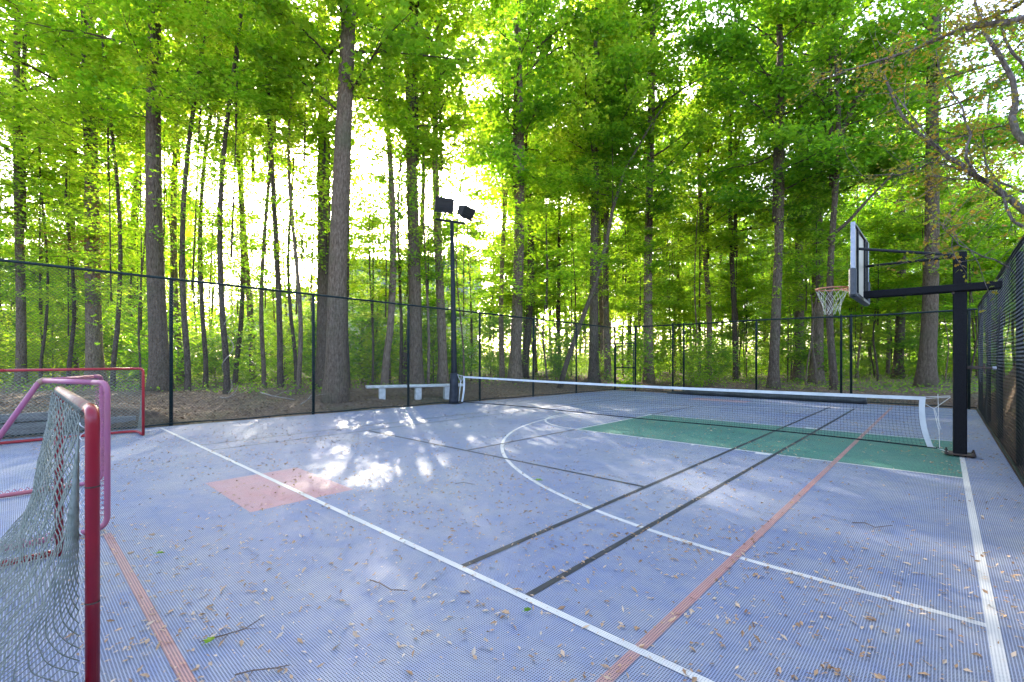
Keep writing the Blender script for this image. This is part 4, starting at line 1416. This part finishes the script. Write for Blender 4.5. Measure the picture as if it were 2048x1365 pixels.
# thin-crowned trees added across the low sun to weaken its light on the court
CR['thin'] = [gen_crown(151 + i, 12, 4.6, 28, 7600, 0.17, 0.12, M['leaf_mid'], M['bark_dark'], (-0.1, 0.6), 'ball', 0.6, 7, 0.07) for i in range(2)]
for k, (px, Z) in enumerate(spread(9, 470, 860, 44, 72, 1.0)):
    zc = 0.335 * (Z - 5)
    place_plant('tree', px, Z, 'tree', 'thin-crowned tree added beyond the bench to filter the low sun', 'thin-crowned trees added beyond the bench to filter the low sun',
                'thin', zc + 4, random.uniform(0.08, 0.14), zc - 6 + random.uniform(-2.5, 2.5), random.uniform(0.85, 1.15))

for px, Z in spread(26, 180, 850, 30, 62, 0.8):
    place_plant('tree', px, Z, 'tree', 'spindly understorey tree with sparse yellow-green leaves beyond the left fence', 'spindly trees beyond the left fence',
                'twiggy', random.uniform(9, 14), random.uniform(0.05, 0.1), random.uniform(2, 5), random.uniform(1.1, 1.6), random.uniform(1.0, 1.5))
for px, Z in spread(12, 180, 480, 40, 72, 1.0):
    place_plant('tree', px, Z, 'tree', 'thin-crowned pale tree in the glare beyond the left fence', 'thin-crowned trees beyond the left fence',
                'thin', 0.3 * Z, random.uniform(0.08, 0.14), 0.22 * Z - 5 + random.uniform(-3, 4), random.uniform(0.8, 1.1))

for px, Z in spread(7, 1040, 1500, 25, 36, 1.0):
    place_plant('tree', px, Z, 'tree', 'full crowned tree filling the wood just beyond the far fence', 'full crowned trees just beyond the far fence',
                random.choice(['canopy', 'canopy_yel', 'canopy_yel']), random.uniform(18, 21), random.uniform(0.1, 0.18), random.uniform(4.5, 9), random.uniform(0.8, 1.0))

# far-off wood behind everything, one mass
nF = 80000
pxs = RNG.uniform(-500, 2600, nF)
Zs = RNG.uniform(85, 130, nF)
cxs = (pxs - CX) / F * Zs
top = 14 + 8 * sstep((pxs - 900) / 400) + 4 * sstep((350 - pxs) / 250) + 2.0 * np.sin(pxs * 0.013) + 1.3 * np.sin(pxs * 0.05 + 1)
C = np.stack([cxs * AY - Zs * AX, cxs * AX + Zs * AY, top * RNG.uniform(0, 1, nF) ** 0.8], 1)
set_props(link('far_woods', leaf_mesh('far_woods', C, 0.9, 0.7, M['leaf_mid'], 0.7)), 'distant hazy mass of green foliage closing the wood behind the trunks', 'wood', None, 'stuff')

# ---- ground cover, litter
nG = 42000
pxs = RNG.uniform(-250, 2300, nG)
Zs = RNG.uniform(14, 45, nG) ** 1.0
cxs = (pxs - CX) / F * Zs
X, Y = cxs * AY - Zs * AX, cxs * AX + Zs * AY
d = np.maximum(fence_x(np.minimum(Y, 18)) - X, Y - BACK_Y)
patch = np.sin(X * 0.9 + 1) * np.sin(Y * 0.8) + 0.6 * np.sin(X * 2.1 + Y * 1.7)
keep = (d > 2.9 + 0.6 * patch) & (patch > -0.9) & (X < 0.2 + 2 * (Y > 20))
X, Y = X[keep], Y[keep]
C = np.stack([X, Y, ground_z(X, Y) + np.abs(RNG.normal(0, 0.10, len(X))) + 0.02], 1)
set_props(link('ground_cover', leaf_mesh('ground_cover', C, 0.10, 0.055, M['leaf_mid'], 0.8)), 'low green weeds and ivy covering the wood floor', 'ground cover', None, 'stuff')

nU = 45000
pxs = RNG.uniform(-300, 2400, nU)
Zs = RNG.uniform(38, 95, nU)
cxs = (pxs - CX) / F * Zs
X, Y = cxs * AY - Zs * AX, cxs * AX + Zs * AY
C = np.stack([X, Y, ground_z(X, Y) + RNG.uniform(0.02, 1, nU) ** 1.5 * (0.9 + 0.8 * np.sin(X * 0.5) * np.sin(Y * 0.4))], 1)
set_props(link('undergrowth', leaf_mesh('undergrowth', C, 0.34, 0.24, M['leaf_mid'], 0.8)), 'leafy undergrowth covering the floor deep in the wood', 'undergrowth', None, 'stuff')

nL = 60000
X = RNG.uniform(-19, 4.5, nL)
Y = RNG.uniform(-4, 25, nL)
d = np.maximum.reduce([fence_x(np.minimum(Y, 18)) - X, Y - BACK_Y, X - RIGHT_X])
keep = (d > 0.1) & (d < 6)
X, Y = X[keep], Y[keep]
C = np.stack([X, Y, ground_z(X, Y) + RNG.uniform(0.005, 0.04, len(X))], 1)
set_props(link('leaf_litter', leaf_mesh('leaf_litter', C, 0.075, 0.045, M['litter_ground'], 0.35)), 'brown dry leaf litter covering the bank outside the fences', 'leaf litter', None, 'stuff')

# seed husks and scraps on the court
nS = 34000
X = RNG.uniform(-11.3, 0.6, nS * 2)
Y = RNG.uniform(0.2, 17.8, nS * 2)
dens = 0.25 + 0.75 * np.clip(np.sin(X * 1.7 + 2 * np.sin(Y * 0.9)) * np.sin(Y * 1.5 + 1.2 * np.sin(X * 1.1)) + 0.25, 0, 1) + 0.9 * np.exp(-(X - fence_x(Y)) / 0.5) + 0.8 * np.exp(-(RIGHT_X - X) / 0.25)
dens *= np.where(Y < 4, 1.5, 0.8)
keep = RNG.uniform(0, 1.7, nS * 2) < dens
X, Y = X[keep], Y[keep]
X2 = RNG.uniform(-5, 0.6, 5000)
Y2 = RNG.uniform(0.3, 5, 5000)
X, Y = np.concatenate([X, X2]), np.concatenate([Y, Y2])
C = np.stack([X, Y, np.full(len(X), 0.009)], 1)
sz = RNG.uniform(0.35, 1.5, len(X)) ** 1.8
set_props(link('court_litter', leaf_mesh('court_litter', C, 0.0235 * sz, 0.010 * sz, M['litter'], 0.28)), 'tan seed husks and leaf scraps scattered over the blue court', 'litter', None, 'stuff')


nB = 1500
X = RNG.uniform(-9, 0.6, nB * 3)
Y = RNG.uniform(0.3, 14, nB * 3)
cl_ = np.sin(X * 2.3 + 1.7 * np.sin(Y * 1.3)) * np.sin(Y * 2.1 + 1.4 * np.sin(X * 1.9))
keep = RNG.uniform(0, 1, nB * 3) < np.clip(cl_, 0.04, 1) ** 1.3 * np.where(Y < 4, 1.0, 0.4)
X, Y = X[keep], Y[keep]
X, Y = np.repeat(X, 3) + RNG.normal(0, 0.03, 3 * len(X)), np.repeat(Y, 3) + RNG.normal(0, 0.03, 3 * len(Y))
C = np.stack([X, Y, np.full(len(X), 0.012)], 1)
set_props(link('court_litter', leaf_mesh('court_litter', C, 0.03, 0.017, M['litter'], 0.5, 1.0, RNG, True)), 'curled brown leaf scraps lying in small clumps on the blue court', 'litter', None, 'stuff')


def fallen_leaf(px, py, size, material, label, yaw):
    q = G(px, py, 0.02)
    prof = [(-0.5, 0.0), (-0.28, 0.4), (-0.05, 0.25), (0.16, 0.36), (0.25, 0.16), (0.5, 0.0), (0.25, -0.16), (0.16, -0.36), (-0.05, -0.25), (-0.28, -0.4)]
    vs = [(a * size, b_ * size, 0.0 + abs(b_) * size * 0.35 + 0.1 * size * a * a) for a, b_ in prof] + [(a * size, b_ * size, 0.003 + abs(b_) * size * 0.35 + 0.1 * size * a * a) for a, b_ in prof]
    fs = [tuple(range(9, -1, -1)), tuple(range(10, 20))] + [(i, (i + 1) % 10, 10 + (i + 1) % 10, 10 + i) for i in range(10)]
    o = MB().add(vs, fs).tube([(-0.5 * size, 0, 0.004), (-0.9 * size, 0.05 * size, 0.006)], 0.0012, 5).build('fallen_leaf', material)
    o.location = (q.x, q.y, 0.024)
    o.rotation_euler = (0, 0, yaw)
    set_props(o, label, 'leaf')


fallen_leaf(1078, 962, 0.085, M['leaf_mid'], 'green leaf lying just inside the white arc', 0.6)
fallen_leaf(420, 1283, 0.055, M['leaf_mid'], 'green leaf on the twig right of the near orange line', 2.2)
fallen_leaf(320, 1108, 0.05, M['leaf_mid'], 'greenish leaf on the court right of the pink goal', 1.0)
fallen_leaf(1012, 1228, 0.05, M['litter'], 'brown leaf in front of the half-court line', 0.2)
fallen_leaf(262, 1108, 0.05, M['litter_ground'], 'dark brown curled leaf right of the near red goal post', 2.8)
fallen_leaf(305, 1072, 0.05, M['litter_ground'], 'dark brown leaf scrap upcourt of the greenish leaf', 0.3)
fallen_leaf(1056, 1222, 0.045, M['leaf_deep'], 'small dark green leaf touching the half-court line', 1.4)
fallen_leaf(1762, 1358, 0.05, M['litter'], 'crumpled tan leaf at the bottom edge beside the sideline', 0.9)


def twig(pxs_, label, r=0.004):
    pts = [G(a, b_, 0.022) for a, b_ in pxs_]
    base = pts[0].copy()
    o = empty('twig', base, label, 'twig')
    MB().tube([p - base + Vector((0, 0, 0.004 * (i % 2))) for i, p in enumerate(pts)], [r * (1 - 0.6 * i / len(pts)) for i in range(len(pts))], 6).build('stem', M['twig'], o)
    m = MB()
    for i in (1, len(pts) - 2):
        p = pts[i] - base
        m.tube([p, p + Vector((0.05, 0.04 * (-1) ** i, 0.004))], [r * 0.6, r * 0.2], 5)
    m.build('side_shoot', M['twig'], o)
    return o


twig([(740, 1160), (760, 1168), (782, 1180), (815, 1183)], 'bare twig left of the half-court line in the foreground')
twig([(1705, 1046), (1730, 1047), (1750, 1055), (1785, 1052)], 'fine bare twig right of the orange line')
twig([(470, 1350), (505, 1343), (545, 1337), (580, 1332)], 'brown twig with husks at the bottom edge near the orange line')
twig([(420, 1278), (455, 1270), (490, 1258), (520, 1240)], 'twig with a green leaf right of the near orange line')
twig([(910, 968), (925, 966), (950, 969)], 'short twig on the open blue court left of the arc', 0.003)

# dead branches on the bank
br = [([(600, 815), (615, 800), (628, 785)], 'pale dead stick leaning at the second fence post'),
      ([(440, 838), (455, 810), (470, 785), (476, 772)], 'pale dead branch below the vine-wound trunk'),
      ([(520, 785), (548, 793), (590, 800)], 'dead branch lying on the bank under the slim dark trunks')]
for pp, lb in br:
    pts = []
    for px, py in pp:
        Zc = 13.0
        q = P(px, py, Zc)
        q.z = max(q.z, gz(q.x, q.y) + 0.02)
        pts.append(q)
    base = pts[0].copy()
    o = empty('dead_branch', base, lb, 'branch')
    MB().tube([p - base for p in pts], [0.018 - 0.004 * i for i in range(len(pts))], 6).build('stem', M['twig_pale'], o, True)
    mid = pts[1] - base
    MB().tube([mid, mid + Vector((0.1, 0.25, 0.12)), mid + Vector((0.3, 0.4, 0.16))], [0.01, 0.007, 0.003], 5).build('side_shoot', M['twig_pale'], o, True)

# ------------------------------------------------------------------ overhanging tree outside the right fence
tb_ = Vector((2.5, 10.6, gz(2.5, 10.6)))
oh = empty('tree', tb_, 'near tree overhanging the right fence with bare pinkish limbs and rusty young leaves', 'tree')
fork = Vector((2.3, 10.5, 2.9))
MB().tube([Vector((0, 0, -0.2)), Vector((0.02, -0.02, 0.6)), Vector((-0.08, 0, 1.4)), fork - tb_], [0.26, 0.2, 0.18, 0.16], 12, 0.05).build('trunk', M['bark_pink'], oh, True)
limbs = [
    ([fork, P(2130, 470, 6.6), P(2048, 422, 6.9), P(1975, 366, 7.2), P(1925, 330, 7.5), P(1880, 300, 7.8), P(1830, 262, 8.1), P(1795, 215, 8.4), P(1768, 150, 8.8)], 0.055),
    ([fork, P(2150, 300, 6.3), P(2048, 284, 6.6), P(2024, 235, 6.8), P(2030, 190, 7.0), P(2015, 140, 7.1), P(1985, 90, 7.3), P(1960, 40, 7.5), P(1950, -30, 7.6)], 0.06),
    ([fork, P(2180, 60, 5.8), P(2048, 36, 6.2), P(1980, 48, 6.5), P(1925, 58, 6.9), P(1860, 84, 7.4), P(1790, 112, 8.0), P(1705, 138, 8.8), P(1640, 160, 9.4)], 0.05),
    ([fork, P(2160, 20, 5.8), P(2048, 2, 6.2), P(1990, 30, 6.5), P(1930, 52, 7.0)], 0.035),
    ([P(1975, 366, 7.2), P(1932, 318, 7.0), P(1942, 270, 7.0), P(1925, 215, 7.2), P(1890, 165, 7.4), P(1872, 100, 7.6)], 0.022),
    ([P(1925, 342, 7.5), P(1860, 325, 7.8), P(1800, 350, 8.1), P(1725, 352, 8.5)], 0.018),
    ([P(2048, 385, 6.9), P(1985, 360, 7.2), P(1900, 358, 7.4), P(1855, 352, 7.6)], 0.02),
    ([P(2048, 455, 6.7), P(2025, 440, 6.8), P(2008, 395, 6.9), P(1972, 330, 7.0), P(1965, 270, 7.2)], 0.024),
    ([P(1880, 300, 7.8), P(1830, 240, 7.6), P(1790, 190, 7.7), P(1760, 150, 7.9)], 0.014),
    ([P(2120, 330, 6.5), P(2048, 130, 6.8), P(2010, 80, 7.0), P(1990, 20, 7.2)], 0.03),
    ([P(2040, 560, 6.6), P(1990, 520, 6.4), P(1940, 500, 6.3), P(1905, 475, 6.2), P(1885, 458, 6.2)], 0.012),
]
lc_ = []
for pts, r0 in limbs:
    # smooth the path
    sm = []
    for a, b_ in zip(pts, pts[1:]):
        sm += [a, a.lerp(b_, 0.5) + Vector((random.uniform(-1, 1), random.uniform(-1, 1), random.uniform(-1, 1))) * 0.03]
    sm.append(pts[-1])
    n_ = len(sm)
    lb = MB().tube([p - tb_ for p in sm], [r0 * (1 - 0.75 * i / n_) for i in range(n_)], 8)
    for p in sm[3:]:
        for q in range(3):
            dv = Vector((random.uniform(-1, 0.6), random.uniform(-0.6, 0.9), random.uniform(-0.6, 0.8))).normalized()
            ln = random.uniform(0.35, 0.95)
            tp_ = [p.copy()]
            c_ = p.copy()
            for k in range(4):
                dv = (dv + Vector((random.uniform(-.3, .3), random.uniform(-.3, .3), random.uniform(-.35, .3)))).normalized()
                c_ = c_ + dv * ln / 4
                tp_.append(c_.copy())
            lb.tube([x - tb_ for x in tp_], [0.006, 0.005, 0.004, 0.003, 0.0015], 4, 0, False)
            if random.random() < 0.62:
                for x in tp_[1:]:
                    for _ in range(6):
                        lc_.append(x - tb_ + Vector((random.gauss(0, 0.09), random.gauss(0, 0.09), random.gauss(0, 0.05))))
    lb.build('limb', M['bark_pink'], oh, True)
C = np.array([tuple(q) for q in lc_])
link('crown', leaf_mesh('crown', C, 0.072, 0.05, M['leaf_rust'], 0.8, 0.7, RNG, True), oh)
